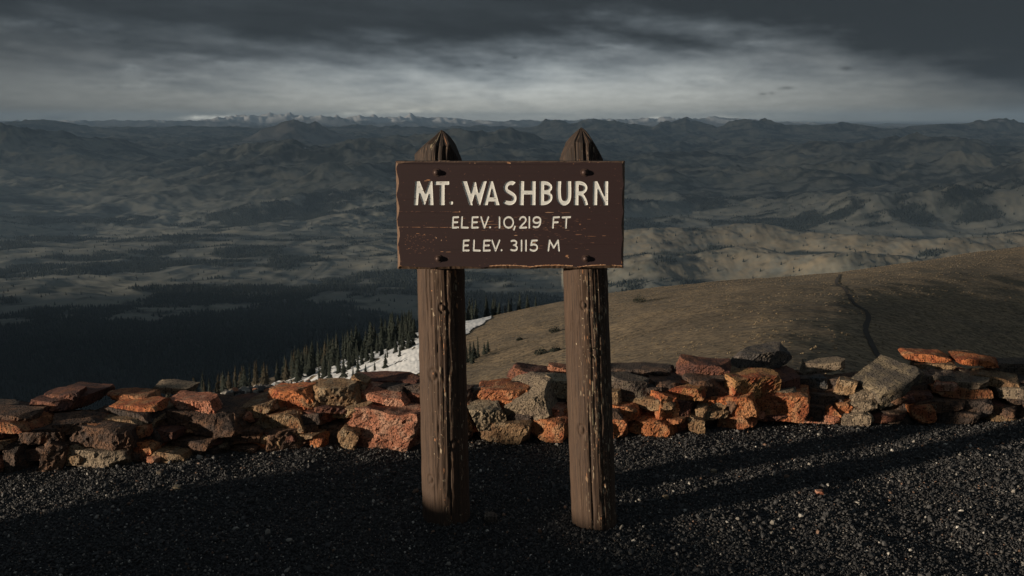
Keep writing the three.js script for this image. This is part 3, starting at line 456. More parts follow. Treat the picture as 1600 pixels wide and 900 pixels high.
const glyphs = [
  [[640, 278, 684, 325], (c) => poly(c, zp([238, 357], [262, 357], [289, 425], [314, 357], [330, 357], [336, 486], [311, 486], [310, 425], [291, 484], [281, 484], [257, 420], [252, 486], [230, 486]))],
  [[674, 278, 708, 325], (c) => { poly(c, zp([342, 358], [421, 357], [421, 376], [342, 377])); poly(c, zp([371, 370], [396, 370], [396, 486], [370, 486])); }],
  [[698, 308, 714, 326], (c) => { c.beginPath(); c.ellipse(...A1(432, 474), 2.9, 2.9, 0, 0, 7); c.fill(); }],
  [[716, 278, 766, 325], (c) => { poly(c, zp([488, 357], [517, 357], [541, 440], [541, 486], [530, 486])); poly(c, zp([517, 357], [526, 390], [548, 486], [530, 486], [505, 400])); poly(c, zp([551, 362], [566, 362], [590, 486], [576, 486], [559, 428], [541, 486], [530, 486], [530, 445])); poly(c, zp([600, 357], [624, 357], [589, 486], [576, 486], [570, 440])); }],
  [[748, 278, 788, 325], (c) => { poly(c, zp([640, 357], [657, 357], [629, 486], [605, 486])); poly(c, zp([640, 357], [657, 357], [693, 486], [667, 486])); poly(c, zp([622, 444], [678, 444], [684, 466], [616, 466])); }],
  [[780, 276, 814, 327], (c) => { c.lineCap = 'butt'; bez(c, 6.3, 772, 372, [762, 362, 726, 362, 726, 394], [726, 420, 776, 420, 774, 450], [772, 480, 736, 480, 718, 466]); }],
  [[804, 278, 842, 325], (c) => { line(c, B, ...zp([814, 357], [811, 486])); line(c, B, ...zp([876, 357], [875, 486])); line(c, 6, ...zp([812, 418], [876, 418])); }],
  [[836, 278, 870, 325], (c) => { line(c, B, ...zp([922, 357], [921, 486])); c.lineJoin = 'round'; bez(c, 5.6, 918, 366, [985, 362, 980, 414, 930, 416], [985, 416, 984, 478, 918, 477]); }],
  [[862, 278, 898, 327], (c) => { bez(c, B, 1014, 357, [1014, 380, 1010, 400, 1014, 440], [1018, 490, 1066, 486, 1068, 440], [1070, 400, 1067, 380, 1068, 357]); }],
  [[892, 278, 926, 325], (c) => { line(c, B, ...zp([1109, 357], [1107, 486])); bez(c, 5.6, 1104, 366, [1175, 360, 1172, 420, 1118, 422], [1140, 424, 1154, 450, 1162, 486]); }],
  [[918, 278, 954, 325], (c) => { line(c, B - 0.6, ...zp([1211, 357], [1209, 486])); line(c, B - 0.6, ...zp([1269, 357], [1268, 486])); poly(c, zp([1202, 357], [1222, 357], [1278, 486], [1262, 486])); }],
];
const small = (ch, x0, x1, y0, y1, pad = 3) => {           // x0..x1, y0..y1 in the enlarged board's units
  const w = x1 - x0, h = y1 - y0, P = (u, v) => [x0 + u * w, y0 + v * h], L = (c, ...p) => line(c, T, ...zp(...p.map(([u, v]) => P(u, v))));
  const Z = (c, ...q) => bez(c, T, ...P(q[0][0], q[0][1]), ...q.slice(1).map((b) => [...P(b[0], b[1]), ...P(b[2], b[3]), ...P(b[4], b[5])]));
  const D = {
    E: (c) => { L(c, [1, 0], [0.08, 0.02], [0, 1], [1, 0.98]); L(c, [0.05, 0.5], [0.85, 0.48]); }, L: (c) => L(c, [0.08, 0], [0, 0.98], [1, 1]), V: (c) => L(c, [0, 0], [0.46, 1], [1, 0]), '.': (c) => { c.beginPath(); c.ellipse(...A1(x0, y1 - 2), 1.7, 1.7, 0, 0, 7); c.fill(); },
    1: (c) => L(c, [0.5, 0], [0.5, 1]), 0: (c) => { c.lineWidth = T; c.beginPath(); const [a, b] = A1(x0 + w / 2, y0 + h / 2); c.ellipse(a, b, w / 6.92, h / 6.92, 0, 0, 7); c.stroke(); }, ',': (c) => L(c, [0.9, 0], [0.2, 1]),
    2: (c) => Z(c, [0, 0.22], [0.1, -0.1, 0.95, -0.1, 0.95, 0.26], [0.95, 0.5, 0.3, 0.7, 0, 1], [0.3, 1, 0.7, 1, 1, 0.98]), 9: (c) => { Z(c, [0.98, 0.3], [0.98, -0.1, 0.02, -0.1, 0.02, 0.3], [0.02, 0.66, 0.9, 0.6, 0.98, 0.3], [1.02, 0.8, 0.6, 1.1, 0.05, 0.9]); },
    F: (c) => { L(c, [1, 0], [0.12, 0.03], [0.02, 1]); L(c, [0.08, 0.5], [0.8, 0.48]); }, T: (c) => { L(c, [0, 0.03], [1, 0]); L(c, [0.52, 0.02], [0.46, 1]); },
    3: (c) => Z(c, [0.05, 0.06], [0.9, -0.14, 1.1, 0.4, 0.4, 0.46], [1.15, 0.5, 1.1, 1.2, 0, 0.92]), 5: (c) => { L(c, [0.95, 0], [0.25, 0.02], [0.1, 0.46]); Z(c, [0.1, 0.46], [0.6, 0.3, 1.05, 0.45, 0.98, 0.72], [0.9, 1.08, 0.3, 1.06, 0, 0.9]); }, M: (c) => L(c, [0, 1], [0.12, 0], [0.5, 0.72], [0.9, 0], [1, 1]),
  };
  const [a, b] = A1(x0, y0), [e, f] = A1(x1, y1);
  return [[a - pad, b - pad, e + pad, f + pad], (c) => { c.lineCap = 'round'; c.lineJoin = 'round'; D[ch](c); }];
};
for (const [ch, x0, x1] of [['E', 439, 469], ['L', 487, 521], ['E', 543, 575], ['V', 592, 632], ['.', 641, 642], ['1', 690, 694], ['0', 716, 766], ['2', 802, 836], ['1', 850, 856], ['9', 874, 914], ['F', 980, 1014], ['T', 1032, 1074]]) glyphs.push(small(ch, x0, x1, 551, 608));
glyphs.push(small(',', 768, 776, 602, 618));
for (const [ch, x0, x1] of [['E', 496, 526], ['L', 552, 586], ['E', 606, 640], ['V', 652, 692], ['.', 703, 704], ['3', 754, 790], ['1', 808, 814], ['1', 832, 838], ['5', 858, 896], ['M', 956, 1014]]) glyphs.push(small(ch, x0, x1, 677, 732));

const PX = S2(798, 336)[0] - S2(797, 336)[0], PANEL_W = 2048 / 5.5 * PX, PANEL_H = 1024 / 5.5 * (S2(797, 336)[1] - S2(797, 337)[1]);
const TX = 800 - 1024 / 5.5, TY = 336 - 512 / 5.5, TS = 5.5, PANEL_Y = S2(797, 336)[1] - PANEL_H / 2;
const rB = rng(9);
const boardTex = canvasTexture(2048, 1024, (c) => {
  c.fillStyle = css([0.033, 0.0148, 0.0142]); c.fillRect(0, 0, 2048, 1024);
  for (let i = 0; i < 900; i++) { const y = rB() * 1024, x = rB() * 2048, w = 60 + rB() * 700, v = rB(); c.fillStyle = css(v < 0.5 ? [0.023, 0.0135, 0.013] : [0.04, 0.021, 0.019], 0.16 + rB() * 0.2); c.fillRect(x - w / 2, y, w, 1 + rB() * 2.4); }
  const bare = [[0.5, 0.26, 0.13], [0.42, 0.2, 0.1], [0.6, 0.36, 0.22], [0.3, 0.14, 0.08]];
  const chip = (px, py, w, h, k = floor(rB() * 4), al = 0.95) => { const n = 9, x = (px - TX) * TS, y = (py - TY) * TS; c.fillStyle = css(bare[k], al); c.beginPath(); for (let i = 0; i < n; i++) { const a = i / n * 2 * PI, q = 0.5 + rB() * 0.6; c.lineTo(x + cos(a) * w * TS * q / 2, y + sin(a) * h * TS * q / 2); } c.closePath(); c.fill(); };
  const z = (x, y, w, h, k, al) => { const [a, b] = A1(x, y); chip(a, b, w / 3.46, h / 3.46, k, al); };
  // worn top edge, chips and scratches as the photograph has them
  for (const q of [[385, 250, 60, 9, 2], [408, 253, 44, 8, 2], [350, 249, 40, 6, 1], [745, 259, 22, 12, 1], [752, 264, 10, 6, 2], [535, 262, 8, 5, 1], [563, 262, 6, 6, 2], [1222, 258, 7, 8, 2], [1175, 257, 14, 4, 0], [1090, 266, 8, 4, 1], [1140, 249, 30, 4, 0], [310, 352, 30, 8, 1], [296, 356, 22, 6, 0], [328, 362, 10, 10, 1], [478, 521, 8, 10, 2], [455, 524, 60, 3, 1], [960, 526, 70, 4, 2], [1050, 526, 60, 3, 3], [600, 575, 160, 3, 1], [660, 590, 120, 3, 0], [770, 612, 18, 12, 0], [782, 650, 26, 5, 2], [818, 604, 40, 4, 0], [850, 575, 36, 3, 1], [700, 604, 90, 3, 1], [620, 606, 60, 3, 2], [350, 664, 8, 9, 2], [345, 660, 5, 5, 2], [377, 677, 7, 8, 2], [402, 660, 6, 5, 1], [405, 679, 6, 4, 1], [415, 741, 40, 4, 0], [380, 739, 20, 4, 1], [248, 640, 24, 5, 1], [285, 645, 12, 4, 0], [200, 722, 12, 6, 3], [182, 700, 10, 5, 3], [1060, 764, 22, 14, 1], [1068, 772, 8, 8, 2], [1120, 645, 40, 4, 3], [1200, 690, 30, 3, 3], [1260, 652, 30, 3, 0], [1190, 655, 70, 3, 1], [1130, 590, 14, 10, 3], [1180, 500, 6, 7, 2], [1165, 485, 6, 6, 1], [900, 720, 50, 4, 3], [960, 700, 40, 3, 3], [880, 690, 24, 4, 0]]) z(...q);
  for (let x = 150; x < 440; x += 9) if (rB() < 0.8) z(x, 605 + (x - 150) * 0.006, 6 + rB() * 16, 2 + rB() * 2, floor(rB() * 3), 0.9);
  for (let x = 150; x < 480; x += 14) if (rB() < 0.5) z(x, 521, 6 + rB() * 26, 1.6 + rB() * 1.5, 3, 0.7);
  for (let x = 440; x < 1080; x += 12) if (rB() < 0.6) z(x, 604 + 10 * (rB() - 0.5), 6 + rB() * 22, 1.6 + rB() * 2, floor(rB() * 4), 0.8);
  for (let i = 0; i < 150; i++) { const x = 150 + rB() * 1200, y = 270 + rB() * 555; z(x, y, 3 + rB() * 9, 1.5 + rB() * 2.5, 3, 0.6 + rB() * 0.3); }
  for (let i = 0; i < 90; i++) { const x = 440 + rB() * 640, y = 545 + rB() * 80; z(x, y, 4 + rB() * 30, 1.2 + rB() * 2, floor(rB() * 4), 0.65); }
  for (let i = 0; i < 70; i++) { const x = 180 + rB() * 160, y = 640 + rB() * 110; z(x, y, 3 + rB() * 9, 2 + rB() * 3, 3, 0.7); }
  for (let i = 0; i < 46; i++) { const x = 870 + rB() * 330, y = 560 + rB() * 180; z(x, y, 4 + rB() * 26, 1.5 + rB() * 2, 3, 0.7); }
  // bare wood along the scalloped lower edge and the hewn ends
  for (let x = 640; x < 1370; x += 5) { const px = 580 + x / 3.46, t = clamp((975.2 - px) / 355), e = 420.6 - (2.2 + 3.4 * pow(abs(sin(t * PI * 4.6 + 0.3)), 0.7) * lerp(1, 0.75, t)); if (n2(x / 60, 3) > -0.3) chip(px, e - 0.6 * rB(), 2 + rB() * 3.4, 0.8 + rB() * 2, floor(rB() * 3), 0.95); }
  for (const q of [[690, 827, 60, 6, 1], [780, 824, 60, 7, 2], [860, 832, 50, 8, 2], [1000, 818, 90, 8, 1], [1060, 822, 50, 9, 2], [1200, 817, 90, 8, 2], [1290, 828, 50, 8, 1], [1362, 795, 10, 20, 1], [150, 820, 24, 12, 1], [165, 832, 26, 8, 2], [138, 800, 8, 30, 1]]) z(...q);
  for (let i = 0; i < 260; i++) { const y = 255 + rB() * 580, x = 122 + rB() * 22; if (x < 136 + 8 * sin(y / 22)) z(x, y, 3 + rB() * 7, 10 + rB() * 40, i % 3 ? 0 : 3, 0.5); }
});
const boardBump = canvasTexture(1024, 512, (c) => {
  c.fillStyle = '#808080'; c.fillRect(0, 0, 1024, 512);
  for (let i = 0; i < 1600; i++) { const v = 90 + floor(rB() * 76); c.fillStyle = `rgba(${v},${v},${v},0.35)`; c.fillRect(rB() * 1100 - 100, rB() * 512, 40 + rB() * 380, 0.6 + rB() * 1.6); }
  c.strokeStyle = 'rgba(10,10,10,0.9)'; for (const [x0, y0, x1] of [[20, 248, 330], [20, 312, 300], [520, 250, 700], [640, 385, 980], [200, 405, 420], [420, 300, 880], [700, 215, 1000], [20, 190, 210]]) { c.lineWidth = 1.1; c.beginPath(); for (let x = x0; x <= x1; x += 8) c.lineTo(x, y0 + 2.5 * n2(x / 50, y0)); c.stroke(); }
}, false);
const boardMat = std({ map: boardTex, bumpMap: boardBump, bumpScale: 0.0022, roughness: 0.72 }); boardMat.name = 'chipped brown paint on wood';
const hewnTex = canvasTexture(512, 512, (c) => { c.fillStyle = css([0.17, 0.105, 0.065]); c.fillRect(0, 0, 512, 512); for (let i = 0; i < 1200; i++) { const v = rB(); c.fillStyle = css(v < 0.4 ? [0.12, 0.065, 0.04] : v < 0.7 ? [0.3, 0.2, 0.13] : [0.06, 0.03, 0.024], 0.35); c.fillRect(rB() * 512, rB() * 512, 10 + rB() * 90, 1 + rB() * 3); } });
const hewnMat = std({ map: hewnTex, roughness: 0.8 }), darkEdge = std({ map: boardTex, roughness: 0.8 });

// outlines of the board: back edge, and the front edge left by the adze
const edge = (pts, n, wob, sc, seed) => pts.map((p) => p);
const outer = [], inner = [], depthC = [];
{
  const cs = [[617, 252], [978, 252], [975.2, 420], [620.2, 421.5]], nE = [130, 64, 130, 64], dirs = [[0, 1], [-1, 0], [0, -1], [1, 0]];
  const scallop = [(t) => 1.1 + 1.1 * sstep(0.06, 0, t) * 3 + 0.6 * abs(sin(t * 31)) + 2 * sstep(0.95, 1, t), (t) => 2.6 + 2.6 * pow(abs(sin(t * PI * 4 + 0.4)), 0.8) + 2 * sstep(0.07, 0, t), (t) => 2.2 + 3.4 * pow(abs(sin(t * PI * 4.6 + 0.3)), 0.7) * lerp(1, 0.75, t) + 1.2 * sstep(0.93, 1, t), (t) => 1.2 + 4.2 * pow(abs(sin(t * PI * 4.2 + 0.35)), 1.1) + 2 * sstep(0.94, 1, t)];
  const ins = [];
  for (let e = 0; e < 4; e++) for (let i = 0; i < nE[e]; i++) { const t = i / nE[e], a = cs[e], b = cs[(e + 1) % 4], x = lerp(a[0], b[0], t), y = lerp(a[1], b[1], t), w = 0.35 * n2(x * 0.3, y * 0.3); outer.push([x + w * dirs[e][0], y + w * dirs[e][1]]); ins.push([e, scallop[e](t) * lerp(0.9, 1.1, 0.5 + 0.5 * n2(x * 0.2 + 5, y * 0.2))]); }
  const cxs = 797, cys = 336.5;
  outer.forEach(([x, y], i) => {
    const [e, s] = ins[i], near = (k) => { const [px, py] = [abs(x - [617, 978][k]), 0]; return px; };
    let X = x, Y = y;
    if (e === 0) { Y += s; X = clamp(X, 617 + 5 - 0, 978 - 5); } else if (e === 2) { Y -= s; X = clamp(X, 620 + 5, 975 - 5); } else if (e === 1) { X -= s; Y = clamp(Y, 252 + 3.5, 420 - 4); } else { X += s; Y = clamp(Y, 252 + 3.5, 421 - 4); }
    inner.push([X, Y]); depthC.push((e === 1 || e === 3) ? 0.014 + 0.0026 * s : 0.006 + 0.0022 * s);
  });
}
const THICK = 0.052;
function toBoard(g) { // (px, py, z) with y down -> the board's plane, with the board's own texture square
  const p = g.attributes.position, uv = new Float32Array(p.count * 2);
  for (let i = 0; i < p.count; i++) { const q = S2(p.getX(i), -p.getY(i), p.getZ(i)); p.setXYZ(i, ...q); uv[i * 2] = q[0] / PANEL_W + 0.5; uv[i * 2 + 1] = (q[1] - PANEL_Y) / PANEL_H; }        // metres over a panel of 0.835 x 0.418
  g.setAttribute('uv', new THREE.BufferAttribute(uv, 2)); g.computeVertexNormals(); return g;
}
const V2 = (l) => l.map(([x, y]) => new THREE.Vector2(x, -y));
const flat = (shape, z, flip) => { let g = new THREE.ShapeGeometry(shape, 1); const p = g.attributes.position; for (let i = 0; i < p.count; i++) p.setZ(i, z); if (flip) { const ix = g.index.array; for (let i = 0; i < ix.length; i += 3) [ix[i], ix[i + 1]] = [ix[i + 1], ix[i]]; } g = g.toNonIndexed(); g.deleteAttribute('uv'); g.deleteAttribute('normal'); return g; };
function ribbon(a, za, b, zb) { const n = a.length, pos = []; const A = (i) => [a[i % n][0], -a[i % n][1], typeof za === 'number' ? za : za[i % n]], Q = (i) => [b[i % n][0], -b[i % n][1], typeof zb === 'number' ? zb : zb[i % n]]; for (let i = 0; i < n; i++) pos.push(...A(i), ...Q(i), ...A(i + 1), ...A(i + 1), ...Q(i), ...Q(i + 1)); const g = new THREE.BufferGeometry(); g.setAttribute('position', new THREE.Float32BufferAttribute(pos, 3)); return g; }
{
  const front = new THREE.Shape(V2(inner)), islands = [], letters = [];
  for (const [gi, [box, draw]] of glyphs.entries()) {
    const LD = gi < 11 ? 0.0027 : 0.0011;
    const loops = outlines(draw, ...box), inside = (p, l) => { let c = false; for (let i = 0, j = l.length - 1; i < l.length; j = i++) if (l[i][1] > p[1] !== l[j][1] > p[1] && p[0] < (l[j][0] - l[i][0]) * (p[1] - l[i][1]) / (l[j][1] - l[i][1]) + l[i][0]) c = !c; return c; };
    const outs = [], holes = [];
    for (const l of loops) { const host = outs.find((o) => inside(l.pts[0], o.pts)); if (host) { holes.push(l); (host.h ??= []).push(l); } else outs.push(l); }
    const gs = [];
    for (const o of outs) {
      front.holes.push(new THREE.Path(V2(o.pts)));
      const s = new THREE.Shape(V2(o.pts)); for (const h of o.h ?? []) { s.holes.push(new THREE.Path(V2(h.pts))); islands.push(flat(new THREE.Shape(V2(h.pts)), 0)); gs.push(ribbon(h.pts, 0, h.pts, -LD)); }
      gs.push(flat(s, -LD)); gs.push(ribbon(o.pts, 0, o.pts, -LD));
    }
    letters.push(toBoard(mergeGeometries(gs)));
  }
  const board = part('board', toBoard(mergeGeometries([flat(front, 0), ...islands])), boardMat, sign);
  const zc = depthC.map((d) => -d);
  part('hewn_edge', (() => { const g = ribbon(inner, 0, outer, zc), p = g.attributes.position, uv = new Float32Array(p.count * 2); for (let i = 0; i < p.count; i++) { uv[i * 2] = p.getY(i) / 60; uv[i * 2 + 1] = p.getX(i) / 60; } const h = toBoard(g); h.setAttribute('uv', new THREE.BufferAttribute(uv, 2)); return h; })(), hewnMat, board);
  part('board_back', toBoard(mergeGeometries([ribbon(outer, zc, outer, -THICK), flat(new THREE.Shape(V2(outer)), -THICK, true)])), darkEdge, board);
  const paint = canvasTexture(512, 512, (c) => { c.fillStyle = css([0.84, 0.84, 0.8]); c.fillRect(0, 0, 512, 512); for (let i = 0; i < 90; i++) { c.fillStyle = css(rB() < 0.6 ? [0.2, 0.13, 0.09] : [0.06, 0.035, 0.03], 0.85); c.fillRect(rB() * 512, rB() * 512, 2 + rB() * 16, 1 + rB() * 3); }
    for (let i = 0; i < 2600; i++) { const v = rB(); c.fillStyle = css(v < 0.6 ? [0.88, 0.88, 0.85] : v < 0.9 ? [0.6, 0.56, 0.48] : [0.4, 0.32, 0.24], 0.4); c.fillRect(rB() * 512, rB() * 512, 1 + rB() * 7, 1 + rB() * 2); } });
  paint.repeat.set(3, 1.5); const lm = std({ map: paint, roughness: 0.55, side: THREE.DoubleSide }); lm.name = 'cream paint';
  for (const g of letters) part('letter', g, lm, board);
  // bolts
  const bm = std({ color: lin(0.09, 0.055, 0.045), roughness: 0.5, metalness: 0.35 });
  for (const [px, py] of [[682, 269.5], [913, 269.5], [685, 404], [915, 404]]) {
    const prof = [[0, 0.0145], [0.004, 0.0143], [0.0072, 0.0125], [0.0094, 0.009], [0.0098, 0.0035], [0.0098, 0.0028]].reverse(), head = new THREE.LatheGeometry(prof.map(([x, y]) => new THREE.Vector2(max(x, 1e-5), y)), 18); head.rotateX(PI / 2);
    const b = part('bolt', head, bm, sign); b.position.set(...S2(px, py, 0));
    const w = new THREE.CylinderGeometry(0.0135, 0.014, 0.003, 20); w.rotateX(PI / 2); w.translate(0, 0, 0.0015); part('washer', w, bm, b);
  }
}
// posts
function post(o) {
  const r = rng(o.seed), NT = 150, NY = 430, pos = [], uv = [], idx = [], b = onGround(...o.bottom), topP = at(...o.axisTop, 3.31), apex = at(...o.apex, 3.31), y0 = -0.16, y1 = apex.y;
  const R = (y) => lerp(o.rb, o.rt, y / 1.5);
  const cracks = []; for (let i = 0; i < 46; i++) { const s = r() * 1.5; cracks.push({ t: r() * 2 * PI - PI, w: lerp(0.0012, 0.003, r()), k: lerp(0.0012, 0.0038, r() ** 2), a: s - 0.1, b: s + lerp(0.15, 0.7, r()), f: r() * 50 }); }
  for (const c of o.cracks) cracks.push({ w: 0.0035, k: 0.011, a: -1, b: 3, f: c.t * 9, ...c });
  const facets = o.facets;
  for (let j = 0; j <= NY; j++) {
    const s = j / NY, y = y0 + (y1 - y0) * (s < 0.8 ? s / 0.8 * 0.86 : 0.86 + (s - 0.8) / 0.2 * 0.14), up = apex.y - y;
    const cx = lerp(b.x, topP.x, y / topP.y), mixA = sstep(topP.y - 0.03, apex.y, y), X = lerp(cx, apex.x, mixA * 0.0 + (y > topP.y ? sstep(topP.y, apex.y, y) : 0));
    for (let i = 0; i <= NT; i++) {
      const t = (i / NT) * 2 * PI - PI;
      let q = R(y) * (1 + 0.02 * n2(cos(t) * 1.1 + o.seed, sin(t) * 1.1 + y * 0.7) + 0.012 * n2(t * 2.2 + o.seed, y * 1.4));
      for (const [ft, k, pw] of facets) { const c = cos(t - ft); if (c > 0.05) { const lim = k * pow(max(up, 0), pw) / c; if (lim < q) q = lim; } }
      const ta = t * 0.092;
      let g = 0;
      const soft = min(1, q / 0.03);
      g -= 0.002 * (0.4 + abs(n2(y * 1.7 + o.seed, ta * 12))) * 1.6 * abs(n2(ta * 140 + o.seed + 0.6 * n2(y * 5, ta * 30), y * 3)) + 0.0016 * abs(n2(ta * 330, y * 8 + o.seed)) - 0.0016 * n2(ta * 70, y * 16);
      for (const [kt, ky, ks] of o.knots) { const z = hypot((t - kt) * 0.09, (y - ky) * 0.7) / ks; if (z < 2.5) g += 0.004 * exp(-z * z) - 0.006 * exp(-((z - 0.75) ** 2) * 14); }
      for (const c of cracks) { if (y < c.a || y > c.b) continue; const dt = (t - c.t - 0.05 * n2(y * 3.1, c.f) - 0.02 * n2(y * 11, c.f + 9)) * 0.092, z = dt / c.w; if (abs(z) < 3) g -= c.k * exp(-z * z) * sstep(c.a, c.a + 0.12, y) * (1 - sstep(c.b - 0.12, c.b, y)); }
      q = max(0.0006, q + g * soft * (1 - 0.55 * sstep(topP.y + 0.03, apex.y - 0.01, y)));
      pos.push(X + q * sin(t), y, q * cos(t) + (b.z + 3.31)); uv.push(i / NT, y / 1.7);
    }
  }
  for (let j = 0; j < NY; j++) for (let i = 0; i < NT; i++) { const a = j * (NT + 1) + i, c = a + NT + 1; idx.push(a, a + 1, c, a + 1, c + 1, c); }
  const g = new THREE.BufferGeometry(); g.setAttribute('position', new THREE.Float32BufferAttribute(pos, 3)); g.setAttribute('uv', new THREE.Float32BufferAttribute(uv, 2)); g.setIndex(idx); g.computeVertexNormals();
  const tex = canvasTexture(1024, 2048, (c, W, H) => {
    c.fillStyle = css([0.08, 0.046, 0.028]); c.fillRect(0, 0, W, H);
    for (let i = 0; i < 9000; i++) { const v = r(), x = r() * W, y = r() * H, l = 10 + r() ** 2 * 240; c.fillStyle = css(v < 0.5 ? [0.036, 0.021, 0.015] : v < 0.9 ? [0.15, 0.09, 0.055] : [0.016, 0.011, 0.01], 0.2 + r() * 0.42); c.fillRect(x, y, 0.8 + r() * 2.4, l); }
    const Y = (y) => H - (y / 1.7) * H;
    for (let i = 0; i < o.flecks * 2.2; i++) {                       // bare splinters where the stain has gone
      const t = o.fleckAt[floor(r() * o.fleckAt.length)] + (r() + r() - 1) * 0.7, y = 0.02 + r() * 1.5, v = r(); if (n2(t * 3 + o.seed, y * 3) < -0.28) continue;
      const x = (t / (2 * PI) + 0.5) * W, h = 4 + r() ** 3 * 42, w = 1.5 + r() ** 3 * 9; c.fillStyle = css(v < 0.5 ? [0.5, 0.4, 0.27] : v < 0.8 ? [0.34, 0.22, 0.13] : [0.5, 0.23, 0.11], 0.9);
      c.beginPath(); c.moveTo(x, Y(y)); c.lineTo(x + w, Y(y) + h * 0.3); c.lineTo(x + w * 0.6, Y(y) + h); c.lineTo(x - w * 0.3, Y(y) + h * 0.6); c.closePath(); c.fill();
    }
    for (let i = 0; i < 2600; i++) { c.fillStyle = css(r() < 0.85 ? [0.022, 0.015, 0.012] : [0.06, 0.04, 0.028], 0.5); const h = 20 + r() * 90; c.fillRect(r() * W, Y(1.36 + r() * 0.3) - h / 2, 1.5 + r() * 5, h); }  // shade of the sloping tip facets, put into the colour as dark streaks
    for (const [t, y, w, h] of o.scars ?? []) { const x = (t / (2 * PI) + 0.5) * W; for (let i = 0; i < 26; i++) { c.fillStyle = css(r() < 0.6 ? [0.48, 0.4, 0.26] : [0.3, 0.22, 0.13], 0.85); c.fillRect(x + (r() - 0.5) * w, Y(y) + (r() - 0.5) * h, 2 + r() * 5, 6 + r() * 22); } }
  });
  const bump = canvasTexture(512, 1024, (c, W, H) => { c.fillStyle = '#888'; c.fillRect(0, 0, W, H); for (let i = 0; i < 4200; i++) { const v = 40 + floor(r() * 190); c.fillStyle = `rgba(${v},${v},${v},0.3)`; c.fillRect(r() * W, r() * H, 0.7 + r() * 1.6, 10 + r() * 120); } }, false);
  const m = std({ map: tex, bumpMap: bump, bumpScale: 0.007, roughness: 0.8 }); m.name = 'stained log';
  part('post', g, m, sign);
}
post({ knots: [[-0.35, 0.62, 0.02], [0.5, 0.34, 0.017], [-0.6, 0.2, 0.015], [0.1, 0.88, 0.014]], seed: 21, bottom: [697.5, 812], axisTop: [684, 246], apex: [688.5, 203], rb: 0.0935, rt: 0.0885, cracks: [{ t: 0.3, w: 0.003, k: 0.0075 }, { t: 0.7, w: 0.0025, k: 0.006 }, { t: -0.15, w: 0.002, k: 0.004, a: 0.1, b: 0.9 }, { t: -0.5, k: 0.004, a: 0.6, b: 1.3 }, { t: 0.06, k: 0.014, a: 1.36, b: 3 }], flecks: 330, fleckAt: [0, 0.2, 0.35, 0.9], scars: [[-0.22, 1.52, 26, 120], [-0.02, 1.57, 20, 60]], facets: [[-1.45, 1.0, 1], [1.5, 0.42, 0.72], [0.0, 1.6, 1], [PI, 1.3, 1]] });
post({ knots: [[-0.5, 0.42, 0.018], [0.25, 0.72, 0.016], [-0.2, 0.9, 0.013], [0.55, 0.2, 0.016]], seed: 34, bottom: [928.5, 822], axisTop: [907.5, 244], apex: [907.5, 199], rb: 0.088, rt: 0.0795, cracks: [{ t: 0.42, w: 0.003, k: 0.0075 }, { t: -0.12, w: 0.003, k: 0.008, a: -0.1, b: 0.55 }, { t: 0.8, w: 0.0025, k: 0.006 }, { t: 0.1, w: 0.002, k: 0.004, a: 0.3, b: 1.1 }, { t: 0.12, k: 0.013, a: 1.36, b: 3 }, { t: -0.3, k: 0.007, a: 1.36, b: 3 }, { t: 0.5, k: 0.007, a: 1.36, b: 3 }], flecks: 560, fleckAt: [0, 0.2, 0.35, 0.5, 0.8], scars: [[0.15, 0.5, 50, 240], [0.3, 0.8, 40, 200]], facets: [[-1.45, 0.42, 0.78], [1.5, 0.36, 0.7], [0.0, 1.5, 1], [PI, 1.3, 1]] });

// ---------------------------------------------------------------- snow, path, plants on the hillside
const rowAt = (px) => piece(spurRows.map((s) => [s[0], s[4]]), px), crestAt = (px) => piece(spurRows.map((s) => [s[0], s[3]]), px);
const find = (px, py) => { const { phi, slope } = polar(px, py), Kn = knots(phi); for (let r = 60; r < 620; r += 0.5) if (landHeight(phi, r, Kn).h > slope * r) return r; return crestAt(px); };
const phiAt = (px, r) => { const c = crestAt(px), n = piece(spurRows.map((s) => [s[0], s[1]]), px), y = lerp(piece(spurRows.map((s) => [s[0], s[2]]), px), rowAt(px), clamp((r - n) / (c - n))); return polar(px, y).phi; };
{
  const pos = [], idx = [], id = new Map(), lowE = [[400, 612], [440, 607], [500, 603], [560, 598], [610, 597], [640, 592], [662, 578], [700, 545], [722, 526], [742, 513], [756, 505], [766, 499], [800, 480]].map(([x, y]) => [x, find(x, y)]), step = 2.2;
  const ok = (px, r) => { const c = crestAt(px), lo = piece(lowE, px) + 9 * n2(px / 22, r / 40) + 4 * n2(px / 7, r / 12), x = px / 26, edge = (r - lo); if (px < 402 || px > 768 || edge < 0 || r > c + 5) return false; const up = (r - lo) / max(20, c - lo); return fbm(x, r / 20, 4, 0.65) * 1.7 + 0.6 - 0.5 * up - 0.42 * sstep(540, 440, px) > -0.05 || (px > 690 && n2(px / 9, r / 14) > -0.2); };
  const vert = (i, j) => { const k = i * 10000 + j; if (!id.has(k)) { const px = 398 + i * step * 0.7, r = 165 + j * 1.4, phi = phiAt(px, r), h = groundAt(phi, r); id.set(k, pos.length / 3); pos.push(r * sin(phi), h + 0.28 + 0.12 * n2(px / 5, r / 6), -r * cos(phi)); } return id.get(k); };
  for (let i = 0; i < 255; i++) for (let j = 0; j < 175; j++) if (ok(398 + (i + 0.5) * step * 0.7, 165 + (j + 0.5) * 1.4)) { const a = vert(i, j), b = vert(i + 1, j), c = vert(i, j + 1), d = vert(i + 1, j + 1); idx.push(a, b, c, b, d, c); }
  const g = new THREE.BufferGeometry(); g.setAttribute('position', new THREE.Float32BufferAttribute(pos, 3)); g.setIndex(idx); g.computeVertexNormals();
  structure('snow_patch', g, std({ color: lin(0.9, 0.9, 0.89), roughness: 0.8 }), 'white snow patch left on the slope among the conifers');
}
